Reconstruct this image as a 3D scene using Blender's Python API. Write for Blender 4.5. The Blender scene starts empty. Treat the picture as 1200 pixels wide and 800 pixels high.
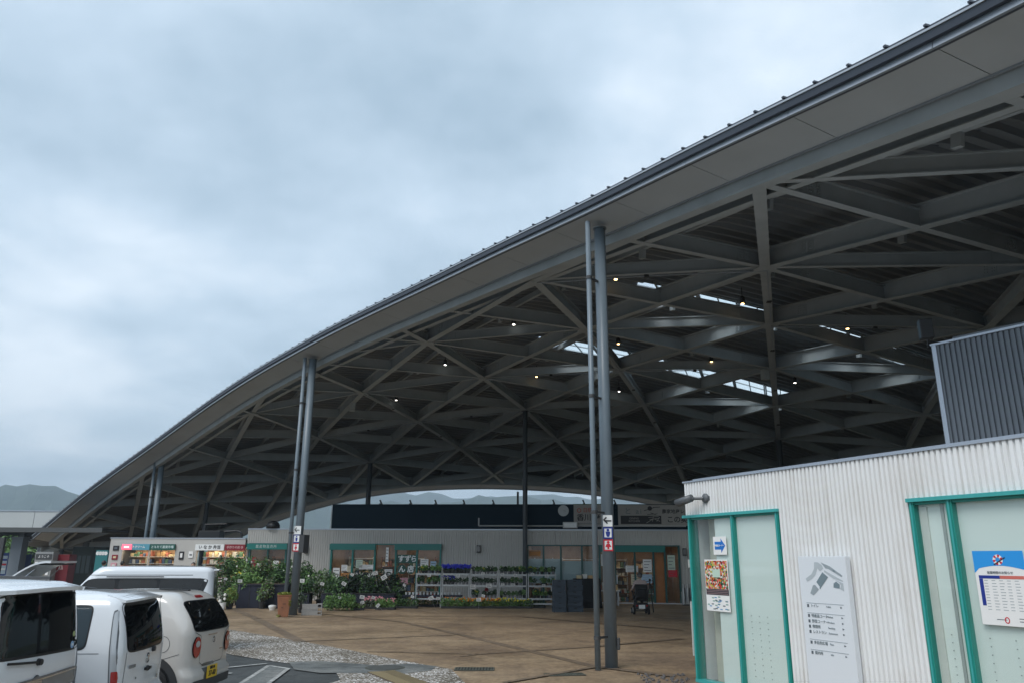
import bpy, bmesh, math, random
from math import sin, cos, pi, radians, sqrt, atan2, hypot
from mathutils import Matrix, Vector
random.seed(7)
RND = random.Random(11)
sc = bpy.context.scene
COL = sc.collection

# ------------------------------------------------------------------ camera
F_PX, EYE = 899.0, 2.0
PITCH, ROLL = math.atan(255/899.0), math.atan(.006)
cam_d = bpy.data.cameras.new("camera"); cam = bpy.data.objects.new("camera", cam_d); COL.objects.link(cam)
cam_d.sensor_width = 36; cam_d.lens = F_PX/1200*36; cam_d.clip_start = .05; cam_d.clip_end = 9000
cam.matrix_world = Matrix.Translation((0, 0, EYE)) @ Matrix.Rotation(pi/2+PITCH, 4, 'X') @ Matrix.Rotation(ROLL, 4, 'Z')
sc.camera = cam

# ------------------------------------------------------------------ world and sun (overcast)
SUN_EL, SUN_AZ = radians(52), radians(215)      # azimuth clockwise from +Y: behind and left of the viewer
w = bpy.data.worlds.new("World"); sc.world = w; w.use_nodes = True
nt = w.node_tree; N = nt.nodes; L = nt.links; N.clear()
out = N.new("ShaderNodeOutputWorld"); bg = N.new("ShaderNodeBackground"); bg.inputs[1].default_value = .145
sky = N.new("ShaderNodeTexSky"); sky.sky_type = 'NISHITA'; sky.sun_disc = False
sky.sun_elevation = SUN_EL; sky.sun_rotation = SUN_AZ; sky.air_density = 1.2; sky.dust_density = 2.5
tc = N.new("ShaderNodeTexCoord")
sep = N.new("ShaderNodeSeparateXYZ"); L.new(tc.outputs['Generated'], sep.inputs[0])
# project view directions on a cloud ceiling: x/(z+k)
def mth(op, a, b=None):
    n = N.new("ShaderNodeMath"); n.operation = op
    for i, v in enumerate((a, b)):
        if v is None: continue
        if isinstance(v, (int, float)): n.inputs[i].default_value = v
        else: L.new(v, n.inputs[i])
    return n.outputs[0]
zz = mth('ADD', mth('MAXIMUM', sep.outputs[2], 0.0), .22)
cx = N.new("ShaderNodeCombineXYZ"); L.new(mth('DIVIDE', sep.outputs[0], zz), cx.inputs[0]); L.new(mth('DIVIDE', sep.outputs[1], zz), cx.inputs[1])
def wnoise(scale, detail, rough, off):
    mp = N.new("ShaderNodeMapping"); mp.inputs['Location'].default_value = off; L.new(cx.outputs[0], mp.inputs[0])
    n = N.new("ShaderNodeTexNoise"); n.inputs['Scale'].default_value = scale; n.inputs['Detail'].default_value = detail; n.inputs['Roughness'].default_value = rough
    L.new(mp.outputs[0], n.inputs['Vector']); return n.outputs[0]
n1 = wnoise(.85, 5, .5, (3.1, 1.7, 0)); n2 = wnoise(2.8, 7, .6, (8, 2, 4))
nn = mth('ADD', mth('MULTIPLY', n1, .68), mth('MULTIPLY', n2, .32))
cr = N.new("ShaderNodeValToRGB"); L.new(nn, cr.inputs[0])
e = cr.color_ramp.elements
e[0].position = .38; e[0].color = (.325, .43, .525, 1)
e[1].position = .62; e[1].color = (.74, .82, .90, 1)
m = cr.color_ramp.elements.new(.5); m.color = (.485, .595, .70, 1)
sc10 = N.new("ShaderNodeVectorMath"); sc10.operation = 'SCALE'; sc10.inputs['Scale'].default_value = 5.2
L.new(cr.outputs[0], sc10.inputs[0])
mixw = N.new("ShaderNodeMix"); mixw.data_type = 'RGBA'; mixw.inputs[0].default_value = .93
L.new(sky.outputs[0], mixw.inputs[6]); L.new(sc10.outputs[0], mixw.inputs[7])
L.new(mixw.outputs[2], bg.inputs[0]); L.new(bg.outputs[0], out.inputs[0])

sd = bpy.data.lights.new("sun", 'SUN'); so = bpy.data.objects.new("sun", sd); COL.objects.link(so)
sd.energy = 1.1; sd.angle = radians(30); sd.color = (1, .97, .93)
sdir = Vector((sin(SUN_AZ)*cos(SUN_EL), cos(SUN_AZ)*cos(SUN_EL), sin(SUN_EL)))
so.rotation_euler = sdir.to_track_quat('Z', 'Y').to_euler()

sc.view_settings.view_transform = 'Standard'; sc.view_settings.look = 'None'; sc.view_settings.gamma = 1
sc.view_settings.exposure = 0.92
sc.render.engine = 'CYCLES'
sc.cycles.max_bounces = 7; sc.cycles.diffuse_bounces = 4; sc.cycles.glossy_bounces = 3; sc.cycles.transparent_max_bounces = 10
sc.cycles.caustics_reflective = False; sc.cycles.caustics_refractive = False
sc.cycles.use_denoising = True

# ------------------------------------------------------------------ materials
MATS = {}
def mat(name, col, rough=.6, metal=0, noise=None, bump=None, coat=0, emit=None, alpha=None, spec=None, coords='Object'):
    """noise=(scale, second colour, contrast); bump=(scale, strength)"""
    if name in MATS: return MATS[name]
    m = bpy.data.materials.new(name); m.use_nodes = True; nt = m.node_tree; b = nt.nodes['Principled BSDF']
    b.inputs['Base Color'].default_value = (*col, 1); b.inputs['Roughness'].default_value = rough; b.inputs['Metallic'].default_value = metal
    if coat: b.inputs['Coat Weight'].default_value = coat; b.inputs['Coat Roughness'].default_value = .06
    if spec is not None: b.inputs['Specular IOR Level'].default_value = spec
    if emit: b.inputs['Emission Color'].default_value = (*emit[0], 1); b.inputs['Emission Strength'].default_value = emit[1]
    if noise or bump:
        t = nt.nodes.new("ShaderNodeTexCoord")
    if noise:
        n = nt.nodes.new("ShaderNodeTexNoise"); n.inputs['Scale'].default_value = noise[0]; n.inputs['Detail'].default_value = 6; n.inputs['Roughness'].default_value = .62
        nt.links.new(t.outputs[coords], n.inputs['Vector'])
        r = nt.nodes.new("ShaderNodeValToRGB"); c = noise[2] if len(noise) > 2 else .15
        r.color_ramp.elements[0].position = .5-c; r.color_ramp.elements[0].color = (*noise[1], 1)
        r.color_ramp.elements[1].position = .5+c; r.color_ramp.elements[1].color = (*col, 1)
        nt.links.new(n.outputs[0], r.inputs[0]); nt.links.new(r.outputs[0], b.inputs['Base Color'])
    if bump:
        n = nt.nodes.new("ShaderNodeTexNoise"); n.inputs['Scale'].default_value = bump[0]; n.inputs['Detail'].default_value = 4
        nt.links.new(t.outputs[coords], n.inputs['Vector'])
        bp = nt.nodes.new("ShaderNodeBump"); bp.inputs['Strength'].default_value = bump[1]; bp.inputs['Distance'].default_value = .02
        nt.links.new(n.outputs[0], bp.inputs['Height']); nt.links.new(bp.outputs[0], b.inputs['Normal'])
    MATS[name] = m; return m

def glassmat(name, tint=(.75, .85, .85), refl=.9, opac=.12):
    """thin architectural glass: straight transparency plus fresnel reflection and a little tint"""
    m = bpy.data.materials.new(name); m.use_nodes = True; nt = m.node_tree; nt.nodes.clear()
    o = nt.nodes.new("ShaderNodeOutputMaterial"); tr = nt.nodes.new("ShaderNodeBsdfTransparent"); tr.inputs[0].default_value = (*tint, 1)
    gl = nt.nodes.new("ShaderNodeBsdfGlossy"); gl.inputs['Roughness'].default_value = .03; gl.inputs[0].default_value = (refl, refl, refl, 1)
    fr = nt.nodes.new("ShaderNodeFresnel"); fr.inputs[0].default_value = 1.6
    mx = nt.nodes.new("ShaderNodeMixShader"); ge = nt.nodes.new("ShaderNodeNewGeometry"); iv = nt.nodes.new("ShaderNodeMath"); iv.operation = 'SUBTRACT'; iv.inputs[0].default_value = 1; nt.links.new(ge.outputs['Backfacing'], iv.inputs[1])
    ml = nt.nodes.new("ShaderNodeMath"); ml.operation = 'MULTIPLY'; nt.links.new(fr.outputs[0], ml.inputs[0]); nt.links.new(iv.outputs[0], ml.inputs[1]); nt.links.new(ml.outputs[0], mx.inputs[0]); nt.links.new(tr.outputs[0], mx.inputs[1]); nt.links.new(gl.outputs[0], mx.inputs[2])
    df = nt.nodes.new("ShaderNodeBsdfDiffuse"); df.inputs[0].default_value = (.5, .55, .55, 1)
    m2 = nt.nodes.new("ShaderNodeMixShader"); m2.inputs[0].default_value = opac
    nt.links.new(mx.outputs[0], m2.inputs[1]); nt.links.new(df.outputs[0], m2.inputs[2]); nt.links.new(m2.outputs[0], o.inputs[0])
    MATS[name] = m; return m

STEEL = mat('painted_steel', (.435, .485, .515), .72, noise=(1.3, (.34, .385, .41), .25))
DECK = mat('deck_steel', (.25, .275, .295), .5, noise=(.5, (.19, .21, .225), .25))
SOFFIT = mat('soffit_board', (.46, .51, .55), .7, noise=(.8, (.40, .445, .48), .25))
FASCIA = mat('fascia_metal', (.36, .40, .45), .4, metal=.3, noise=(2, (.31, .35, .40), .3))
FDARK = mat('fascia_dark_metal', (.045, .055, .075), .4)
CAPM = mat('eave_cap_metal', (.42, .46, .5), .35, metal=.4)
COLM = mat('column_paint', (.17, .215, .25), .38, noise=(3, (.14, .18, .215), .3), bump=(30, .05))
COLDK = mat('dark_column_paint', (.035, .045, .055), .45)
WHITEC = mat('white_corrugated', (.84, .86, .87), .5, noise=(.55, (.745, .74, .725), .22))
def weathered(m, col, dirt):
    # rain streaks running down and splash dirt near the base, in the wall's own coordinates
    nt = m.node_tree; b = nt.nodes['Principled BSDF']; src = b.inputs['Base Color'].links[0].from_socket
    t = nt.nodes.new("ShaderNodeTexCoord"); mp = nt.nodes.new("ShaderNodeMapping"); mp.inputs['Scale'].default_value = (5.5, 5.5, .35); nt.links.new(t.outputs['Object'], mp.inputs[0])
    n = nt.nodes.new("ShaderNodeTexNoise"); n.inputs['Scale'].default_value = 1.6; n.inputs['Detail'].default_value = 6; nt.links.new(mp.outputs[0], n.inputs['Vector'])
    r = nt.nodes.new("ShaderNodeValToRGB"); r.color_ramp.elements[0].position = .50; r.color_ramp.elements[0].color = (0, 0, 0, 1); r.color_ramp.elements[1].position = .72; r.color_ramp.elements[1].color = (.45, .45, .45, 1); nt.links.new(n.outputs[0], r.inputs[0])
    sx = nt.nodes.new("ShaderNodeSeparateXYZ"); nt.links.new(t.outputs['Object'], sx.inputs[0])
    mr = nt.nodes.new("ShaderNodeMapRange"); mr.inputs[1].default_value = .55; mr.inputs[2].default_value = 0; mr.inputs[3].default_value = 0; mr.inputs[4].default_value = .4; nt.links.new(sx.outputs[2], mr.inputs[0])
    ad = nt.nodes.new("ShaderNodeMath"); ad.operation = 'ADD'; ad.use_clamp = True; nt.links.new(r.outputs[0], ad.inputs[0]); nt.links.new(mr.outputs[0], ad.inputs[1])
    mx = nt.nodes.new("ShaderNodeMix"); mx.data_type = 'RGBA'; nt.links.new(ad.outputs[0], mx.inputs[0]); nt.links.new(src, mx.inputs[6]); mx.inputs[7].default_value = (*dirt, 1); nt.links.new(mx.outputs[2], b.inputs['Base Color'])
weathered(WHITEC, None, (.58, .56, .52))
GREYW = mat('grey_corrugated', (.50, .49, .46), .6, noise=(.7, (.43, .42, .40), .3))
NAVYW = mat('navy_corrugated', (.15, .172, .20), .5, noise=(2, (.13, .15, .178), .3))
BANDM = mat('dark_navy_cladding', (.006, .018, .030), .8, spec=.15)
TEAL = mat('teal_paint', (.008, .165, .145), .35)
TEALD = mat('dark_teal_paint', (.012, .085, .08), .35)
COPING = mat('coping_metal', (.42, .46, .52), .35, metal=.5)
BLACKP = mat('black_plastic', (.012, .013, .015), .45)
DARKG = mat('dark_grey_plastic', (.05, .052, .055), .5)
WHITEP = mat('white_paint', (.78, .8, .8), .4)
PAPER = mat('paper', (.8, .8, .79), .7)
INK = mat('ink_black', (.015, .015, .018), .6)
INKG = mat('ink_grey', (.10, .12, .14), .6)
BLUEP = mat('sign_blue', (.012, .12, .62), .5)
NAVY = mat('sign_navy', (.01, .03, .25), .5)
REDP = mat('sign_red', (.55, .01, .03), .5)
REDD = mat('dark_red', (.22, .01, .02), .5)
ALU = mat('aluminium', (.55, .57, .6), .35, metal=.6)
SHOPGLASS = glassmat('shop_glass', (.97, .99, .985), .9, .03)
FARGLASS = glassmat('shop_front_glass', (.97, .98, .98), .8, .02)
WARM = mat('warm_lamp', (1, .7, .4), .5, emit=((1, .62, .26), 5))
COOL = mat('cool_lamp', (1, 1, .95), .5, emit=((1, .95, .85), 4))

# ------------------------------------------------------------------ mesh builder
ROOTM = {}
class MB:
    def __init__(s): s.v = []; s.f = []; s.m = []
    def add(s, vs, fs, mi=0):
        b = len(s.v); s.v += [tuple(v) for v in vs]; s.f += [tuple(b+i for i in f) for f in fs]; s.m += [mi]*len(fs); return s
    def box(s, x0, x1, y0, y1, z0, z1, mi=0):
        vs = [(x, y, z) for z in (z0, z1) for y in (y0, y1) for x in (x0, x1)]
        return s.add(vs, [(0, 2, 3, 1), (4, 5, 7, 6), (0, 1, 5, 4), (2, 6, 7, 3), (0, 4, 6, 2), (1, 3, 7, 5)], mi)
    def bar(s, a, b, wd, h, up=(0, 0, 1), mi=0, off=0):
        """box from a to b, wd wide, h high; the line a-b runs along the middle of its underside (+off)"""
        a = Vector(a); b = Vector(b); d = (b-a).normalized(); sd = d.cross(Vector(up)).normalized(); u = sd.cross(d)
        vs = []
        for p in (a, b):
            for k, hh in ((-1, off), (1, off), (1, off+h), (-1, off+h)): vs.append(p+sd*k*wd/2+u*hh)
        return s.add(vs, [(0, 1, 2, 3), (7, 6, 5, 4), (0, 4, 5, 1), (1, 5, 6, 2), (2, 6, 7, 3), (3, 7, 4, 0)], mi)
    def cyl(s, a, b, r0, r1=None, n=10, mi=0, cap=True):
        r1 = r0 if r1 is None else r1
        a = Vector(a); b = Vector(b); d = (b-a).normalized()
        x = d.orthogonal().normalized(); y = d.cross(x)
        vs = [a+(x*cos(2*pi*i/n)+y*sin(2*pi*i/n))*r0 for i in range(n)]+[b+(x*cos(2*pi*i/n)+y*sin(2*pi*i/n))*r1 for i in range(n)]
        fs = [(i, (i+1) % n, n+(i+1) % n, n+i) for i in range(n)]
        if cap: fs += [tuple(range(n-1, -1, -1)), tuple(range(n, 2*n))]
        return s.add(vs, fs, mi)
    def tube(s, pts, r, n=6, mi=0):
        for a, b in zip(pts[:-1], pts[1:]): s.cyl(a, b, r, r, n, mi)
        return s
    def ball(s, c, r, n=10, k=6, mi=0, sz=1.0):
        c = Vector(c); vs = []; fs = []
        for j in range(k+1):
            t = pi*j/k
            for i in range(n): vs.append(c+Vector((r*sin(t)*cos(2*pi*i/n), r*sin(t)*sin(2*pi*i/n), r*sz*cos(t))))
        for j in range(k):
            for i in range(n): fs.append((j*n+i, j*n+(i+1) % n, (j+1)*n+(i+1) % n, (j+1)*n+i))
        return s.add(vs, fs, mi)
    def lathe(s, prof, c=(0, 0, 0), n=14, mi=0):
        vs = [(c[0]+r*cos(2*pi*i/n), c[1]+r*sin(2*pi*i/n), c[2]+z) for r, z in prof for i in range(n)]
        fs = [(j*n+i, j*n+(i+1) % n, (j+1)*n+(i+1) % n, (j+1)*n+i) for j in range(len(prof)-1) for i in range(n)]
        fs += [tuple(range(n-1, -1, -1)), tuple((len(prof)-1)*n+i for i in range(n))]
        return s.add(vs, fs, mi)
    def poly(s, pts, h=0, mi=0):
        """flat polygon (z from points); h>0 gives thickness downward"""
        n = len(pts)
        if not h: return s.add(pts, [tuple(range(n))], mi)
        vs = list(pts)+[(x, y, z-h) for x, y, z in pts]
        return s.add(vs, [tuple(range(n)), tuple(range(2*n-1, n-1, -1))]+[(i, i+n, (i+1) % n+n, (i+1) % n) for i in range(n)], mi)
    def mesh(s, name, mats, inv=None, smooth=False):
        me = bpy.data.meshes.new(name); me.from_pydata(s.v, [], s.f)
        for m in (mats if isinstance(mats, (list, tuple)) else [mats]): me.materials.append(m)
        if any(s.m): me.polygons.foreach_set('material_index', s.m)
        if inv is not None: me.transform(inv)
        if smooth: me.polygons.foreach_set('use_smooth', [True]*len(s.f))
        me.validate(); me.update(); return me
    def build(s, name, mats, parent=None, world=False, smooth=False, bevel=0, label=None):
        """world=True: coordinates are world coordinates even under a parent"""
        inv = ROOTM[top(parent).name].inverted() if (world and parent is not None) else None
        o = bpy.data.objects.new(name, s.mesh(name, mats, inv, smooth)); COL.objects.link(o)
        if parent is not None: o.parent = parent
        if bevel:
            bv = o.modifiers.new('bevel', 'BEVEL'); bv.width = bevel; bv.segments = 2; bv.limit_method = 'ANGLE'
        if label: o['label'] = label
        return o
def top(o):
    while o.parent is not None: o = o.parent
    return o
def tag(o, label, cat, group=None, kind=None):
    o['label'] = label; o['category'] = cat
    if group: o['group'] = group
    if kind: o['kind'] = kind
    return o
def thing(name, loc, rz, label, cat, group=None):
    o = bpy.data.objects.new(name, None); COL.objects.link(o); o.location = loc; o.rotation_euler = (0, 0, rz)
    o.empty_display_size = .1
    tag(o, label, cat, group)
    ROOTM[o.name] = Matrix.Translation(loc) @ Matrix.Rotation(rz, 4, 'Z')
    return o
def solo(o, label, cat, group=None): return tag(o, label, cat, group)
def struct(o): o['kind'] = 'structure'; return o
def meshobj(name, me, parent=None, loc=(0, 0, 0), rz=0, scale=None):
    o = bpy.data.objects.new(name, me); COL.objects.link(o); o.location = loc; o.rotation_euler = (0, 0, rz)
    if scale: o.scale = scale
    if parent is not None: o.parent = parent
    return o
def copy_tree(o, parent=None):
    c = o.copy(); COL.objects.link(c); c.parent = parent
    for ch in list(o.children): copy_tree(ch, c)
    return c

def text_mesh(body, size, material, depth=.002, align='CENTER', bold=0, spacing=1.0):
    cu = bpy.data.curves.new('lettering', 'FONT'); cu.body = body; cu.size = size; cu.extrude = depth; cu.align_x = align; cu.align_y = 'CENTER'
    cu.offset = bold; cu.resolution_u = 3; cu.space_character = spacing
    o = bpy.data.objects.new('lettering', cu); COL.objects.link(o)
    dg = bpy.context.evaluated_depsgraph_get(); me = bpy.data.meshes.new_from_object(o.evaluated_get(dg))
    bpy.data.objects.remove(o); me.materials.clear(); me.materials.append(material); return me
TEXTS = {}
def put_text(body, size, material, parent, M, bold=0, align='CENTER', name='lettering', spacing=1.0):
    """M: matrix in the thing's own frame, text lies in its XY plane facing +Z"""
    me = text_mesh(body, size, material, bold=bold, align=align, spacing=spacing)
    me.transform(M); o = bpy.data.objects.new(name, me); COL.objects.link(o); o.parent = parent; return o
FACE_Y = Matrix.Rotation(pi/2, 4, 'X')            # text upright facing -Y

# ================================================================== ROOF SURFACE
P = [-1.306292, 14.54174, 0.334257, 5.906928, 6.083106, 9.652711, -0.251148, -0.216707, -0.16923, -0.012949, -0.154491, 0.00531, -0.000948, 0.00378, 0.001577, 0.00094]
VV = Vector((sin(P[2]), cos(P[2]))); HH = Vector((VV.y, -VV.x))
def cr2xy(c, r): q = Vector(P[:2])+VV*P[3]*r+HH*P[4]*c; return q.x, q.y
def xy2cr(x, y): q = Vector((x, y))-Vector(P[:2]); return q.dot(HH)/P[4], q.dot(VV)/P[3]
def zcr(c, r):
    r = r-3; k = P[5:]
    return k[0]+k[1]*c+k[2]*r+k[3]*c*c+k[4]*c*r+k[5]*r*r+k[6]*c**3+k[7]*c*c*r+k[8]*c*r*r+k[9]*r**3+k[10]*c**4
def zs(x, y): return max(1.2, zcr(*xy2cr(x, y)))
def node(c, r, dz=0): x, y = cr2xy(c, r); return Vector((x, y, zs(x, y)+dz))

FRONT = [(7.2, -6), (7.05, -2), (6.8, 1.5), (6.35, 4.6), (5.47, 7.59), (5.12, 8.43), (4.53, 9.7), (3.86, 11.05), (2.94, 12.88), (1.74, 15.23), (0.0, 18.1), (-2.86, 22.38), (-6.34, 26.79), (-11.01, 32.3), (-19.1, 41.3), (-27.3, 49.07), (-30.74, 52.36), (-34.3, 55.6)]
REAR = [(-34.3, 57.6), (-30, 61.3), (-25.5, 62.2), (-21.6, 61.0), (-17.26, 58.3), (-12.92, 56.3), (-8.95, 55.1), (-4.75, 54.85), (-1.14, 54.97), (2.49, 55.3), (6.16, 55.8), (10, 56.8), (16, 58.6), (22, 60.5)]
RIGHT = [(29, 58), (31, 40), (28, 20), (22, 2), (16, -6)]
def catmull(pts, step):
    res = []
    P_ = [Vector(p) for p in pts]; P_ = [2*P_[0]-P_[1]]+P_+[2*P_[-1]-P_[-2]]
    for i in range(1, len(P_)-2):
        a, b, c, d = P_[i-1:i+3]; n = max(2, int((c-b).length/.25))
        for k in range(n):
            t = k/n; res.append(.5*((2*b)+(c-a)*t+(2*a-5*b+4*c-d)*t*t+(3*b-a-3*c+d)*t**3))
    res.append(P_[-2])
    # smooth, then resample at equal steps
    for _ in range(30):
        res = [res[0]]+[(res[i-1]+res[i]*2+res[i+1])/4 for i in range(1, len(res)-1)]+[res[-1]]
    outp = [res[0]]; acc = 0
    for a, b in zip(res[:-1], res[1:]):
        l = (b-a).length; pos = 0
        while acc+l-pos >= step:
            pos += step-acc; acc = 0; outp.append(a.lerp(b, pos/l))
        acc += l-pos
    return outp
EDGE_F = catmull(FRONT, .6); EDGE_R = catmull(REAR, .8)
POLY = [tuple(p) for p in EDGE_F]+[tuple(p) for p in EDGE_R]+RIGHT
def offs(E, d): return [tuple(E[i]+Vector(((E[min(len(E)-1, i+1)]-E[max(0, i-1)]).normalized().y, -(E[min(len(E)-1, i+1)]-E[max(0, i-1)]).normalized().x))*d) for i in range(len(E))]
POLY_IN = offs(EDGE_F, 1.12)+offs(EDGE_R, 1.0)+RIGHT
def inset_poly(x, y):
    ins = False; n = len(POLY_IN)
    for i in range(n):
        x0, y0 = POLY_IN[i]; x1, y1 = POLY_IN[(i+1) % n]
        if (y0 > y) != (y1 > y) and x < (x1-x0)*(y-y0)/(y1-y0)+x0: ins = not ins
    return ins

roof = thing('canopy_roof', (2.0, 16.0, 0), 0, 'huge sweeping grey canopy roof with exposed steel lattice over the plaza', 'canopy roof')
def rb(mb, name, mats, **k): return mb.build(name, mats, roof, world=True, **k)

# deck: corrugated sheets running along the (1,1) diagonal of the beam grid
DU = Vector((cr2xy(1, 1)[0]-cr2xy(0, 0)[0], cr2xy(1, 1)[1]-cr2xy(0, 0)[1])).normalized(); DW = Vector((-DU.y, DU.x))
SKY = [(-.38+.22*k, -.38+.22*(k+1)-.012, 3.02, 3.37) for k in range(7)]+[(.45+.2*k, .45+.2*(k+1)-.012, 1.22, 1.56) for k in range(8)]   # (c0, c1, r-c low, r-c high)
def in_sky(x, y):
    c, r = xy2cr(x, y)
    for a, b, lo, hi in SKY:
        if a-.02 <= c <= b+.02 and lo <= r-c <= hi: return True
    return False
EF4 = EDGE_F[::4]
def dzf(x, y):
    d = min((x-q.x)**2+(y-q.y)**2 for q in EF4)**.5; t = min(1, max(0, (d-1.5)/3)); return .46+.48*t*t*(3-2*t)
def line_range(w_):
    o = DW*w_; hits = []
    n = len(POLY)
    for i in range(n):
        a = Vector(POLY[i])-o; b = Vector(POLY[(i+1) % n])-o
        wa, wb = a.dot(DW), b.dot(DW)
        if (wa > 0) != (wb > 0):
            t = wa/(wa-wb); hits.append((a+(b-a)*t).dot(DU))
    return (min(hits), max(hits)) if len(hits) >= 2 else None
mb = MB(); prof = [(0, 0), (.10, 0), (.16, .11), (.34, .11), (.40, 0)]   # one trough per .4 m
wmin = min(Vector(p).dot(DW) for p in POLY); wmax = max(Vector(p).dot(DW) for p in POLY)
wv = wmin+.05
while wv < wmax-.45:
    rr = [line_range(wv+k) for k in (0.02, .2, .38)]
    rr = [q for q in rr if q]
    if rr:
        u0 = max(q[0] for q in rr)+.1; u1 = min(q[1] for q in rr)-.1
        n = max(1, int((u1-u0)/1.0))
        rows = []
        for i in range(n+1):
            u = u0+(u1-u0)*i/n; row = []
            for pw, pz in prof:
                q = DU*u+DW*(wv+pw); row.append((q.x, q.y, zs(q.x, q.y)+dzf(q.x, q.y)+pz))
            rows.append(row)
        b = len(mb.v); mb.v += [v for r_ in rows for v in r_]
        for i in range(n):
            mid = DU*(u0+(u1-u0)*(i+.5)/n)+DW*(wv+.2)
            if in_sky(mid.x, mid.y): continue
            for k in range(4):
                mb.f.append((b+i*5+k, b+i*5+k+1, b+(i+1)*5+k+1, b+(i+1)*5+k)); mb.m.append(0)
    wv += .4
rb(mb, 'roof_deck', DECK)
# outer waterproof skin above the deck, open over the skylights
mb = MB(); wv = wmin+.3
while wv < wmax-.5:
    rr = [q for q in (line_range(wv), line_range(wv+.4)) if q]
    if len(rr) == 2:
        n = max(1, int((max(rr[0][1], rr[1][1])-min(rr[0][0], rr[1][0]))/1.0)); b = len(mb.v)
        for i in range(n+1):
            for k in (0, 1):
                u = rr[k][0]+.12+(rr[k][1]-rr[k][0]-.24)*i/n; q = DU*u+DW*(wv+.4*k); mb.v.append((q.x, q.y, zs(q.x, q.y)+dzf(q.x, q.y)+.118))
        for i in range(n):
            u = (rr[0][0]+rr[1][0])/2+((rr[0][1]+rr[1][1])/2-(rr[0][0]+rr[1][0])/2)*(i+.5)/n; mid = DU*u+DW*(wv+.2)
            if any(in_sky(*(mid+DU*d+DW*e_)) for d in (-.5, 0, .5) for e_ in (-.2, 0, .2)): continue
            mb.f.append((b+2*i, b+2*i+1, b+2*i+3, b+2*i+2)); mb.m.append(0)
    wv += .4
rb(mb, 'roof_skin', FDARK)
# skylight panels: wired translucent sheets with thin frames
SKYM = bpy.data.materials.new('skylight_sheet'); SKYM.use_nodes = True; _n = SKYM.node_tree; _n.nodes.clear()
_o = _n.nodes.new("ShaderNodeOutputMaterial"); _t = _n.nodes.new("ShaderNodeBsdfTransparent"); _t.inputs[0].default_value = (.95, 1, 1, 1)
_l = _n.nodes.new("ShaderNodeBsdfTranslucent"); _l.inputs[0].default_value = (.9, .95, .95, 1); _x = _n.nodes.new("ShaderNodeMixShader"); _x.inputs[0].default_value = .2
_n.links.new(_t.outputs[0], _x.inputs[1]); _n.links.new(_l.outputs[0], _x.inputs[2]); _n.links.new(_x.outputs[0], _o.inputs[0])
for a, b_, lo, hi in SKY:
    q = []
    for c, d in ((a, lo), (b_, lo), (b_, hi), (a, hi)):
        x, y = cr2xy(c, c+d); q.append((x, y, zs(x, y)+.94+.06))
    pn = rb(MB().poly(q), 'skylight_panel', SKYM)
    fr = MB(); nseg = 2
    for i in range(4): fr.bar(q[i], q[(i+1) % 4], .06, .1, off=-.06)
    for i in range(1, nseg):
        t = i/nseg; fr.bar(Vector(q[0]).lerp(Vector(q[1]), t), Vector(q[3]).lerp(Vector(q[2]), t), .04, .05, off=-.03)
    fr.bar(Vector(q[0]).lerp(Vector(q[3]), .5), Vector(q[1]).lerp(Vector(q[2]), .5), .03, .05, off=-.03)
    fr.build('frame', STEEL, pn, world=True)

# lattice members: H sections, bottom flange on the node surface
def hbeam(mb, a, b, wd, h, fl=.025, wb=.02):
    mb.bar(a, b, wd, fl); mb.bar(a, b, wd, fl, off=h-fl); mb.bar(a, b, wb, h-2*fl-.004, off=fl+.002)
    d = (Vector(b)-Vector(a)); n = d.normalized()
    near = (Vector(a)+d*.5).length < 34
    for t in (.16, .84):
        p = Vector(a)+d*t; mb.bar(p-n*.17, p+n*.17, wb+.03, h*.62, off=h*.19)
        if near and h > .37:
            for k in (-.12, -.06, .06, .12):
                for j in (.27, .42, .57, .72): mb.bar(p+n*(k-.014), p+n*(k+.014), wb+.075, .028, off=h*j)
def inside(c, r, m=0.0):
    x, y = cr2xy(c, r); return inset_poly(x, y)
def clip(c0, r0, c1, r1):
    """part of a grid line inside the roof outline"""
    ts = [i/24 for i in range(25)]; ins = [inside(c0+(c1-c0)*t, r0+(r1-r0)*t) for t in ts]
    if not any(ins): return None
    t0 = min(t for t, k in zip(ts, ins) if k); t1 = max(t for t, k in zip(ts, ins) if k)
    if t1-t0 < .15: return None
    return (c0+(c1-c0)*t0, r0+(r1-r0)*t0, c0+(c1-c0)*t1, r0+(r1-r0)*t1)
NB = 0
for c in range(-8, 6):
    for r in range(-4, 9):
        for nm, dc, dr, wd, h in (('rib_beam', 0, 1, .25, .38), ('cross_beam', 1, 0, .13, .34), ('diagonal_beam', 1, 1, .16, .42), ('girder', 1, -1, .23, .50)):
            k = clip(c, r, c+dc, r+dr)
            if not k: continue
            a = node(k[0], k[1]); b = node(k[2], k[3])
            if nm == 'girder': a.z += .0; b.z += .0
            if nm == 'diagonal_beam': a.z += .012; b.z += .012
            if nm == 'cross_beam': a.z += .024; b.z += .024
            if nm == 'rib_beam': a.z -= .012; b.z -= .012
            mm = MB(); hbeam(mm, a, b, wd, h); rb(mm, nm, STEEL); NB += 1
for c in range(-8, 6):
    for r in range(-4, 9):
        if inset_poly(*cr2xy(c, r)) and inset_poly(*cr2xy(c-.1, r-.1)):
            q = node(c, r, -.02); mm = MB(); mm.cyl((q.x, q.y, q.z-.012), (q.x, q.y, q.z+.006), .30, n=8); mm.cyl((q.x, q.y, q.z+.03), (q.x, q.y, q.z+.5), .13, n=10); rb(mm, 'node_plate', STEEL)
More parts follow.
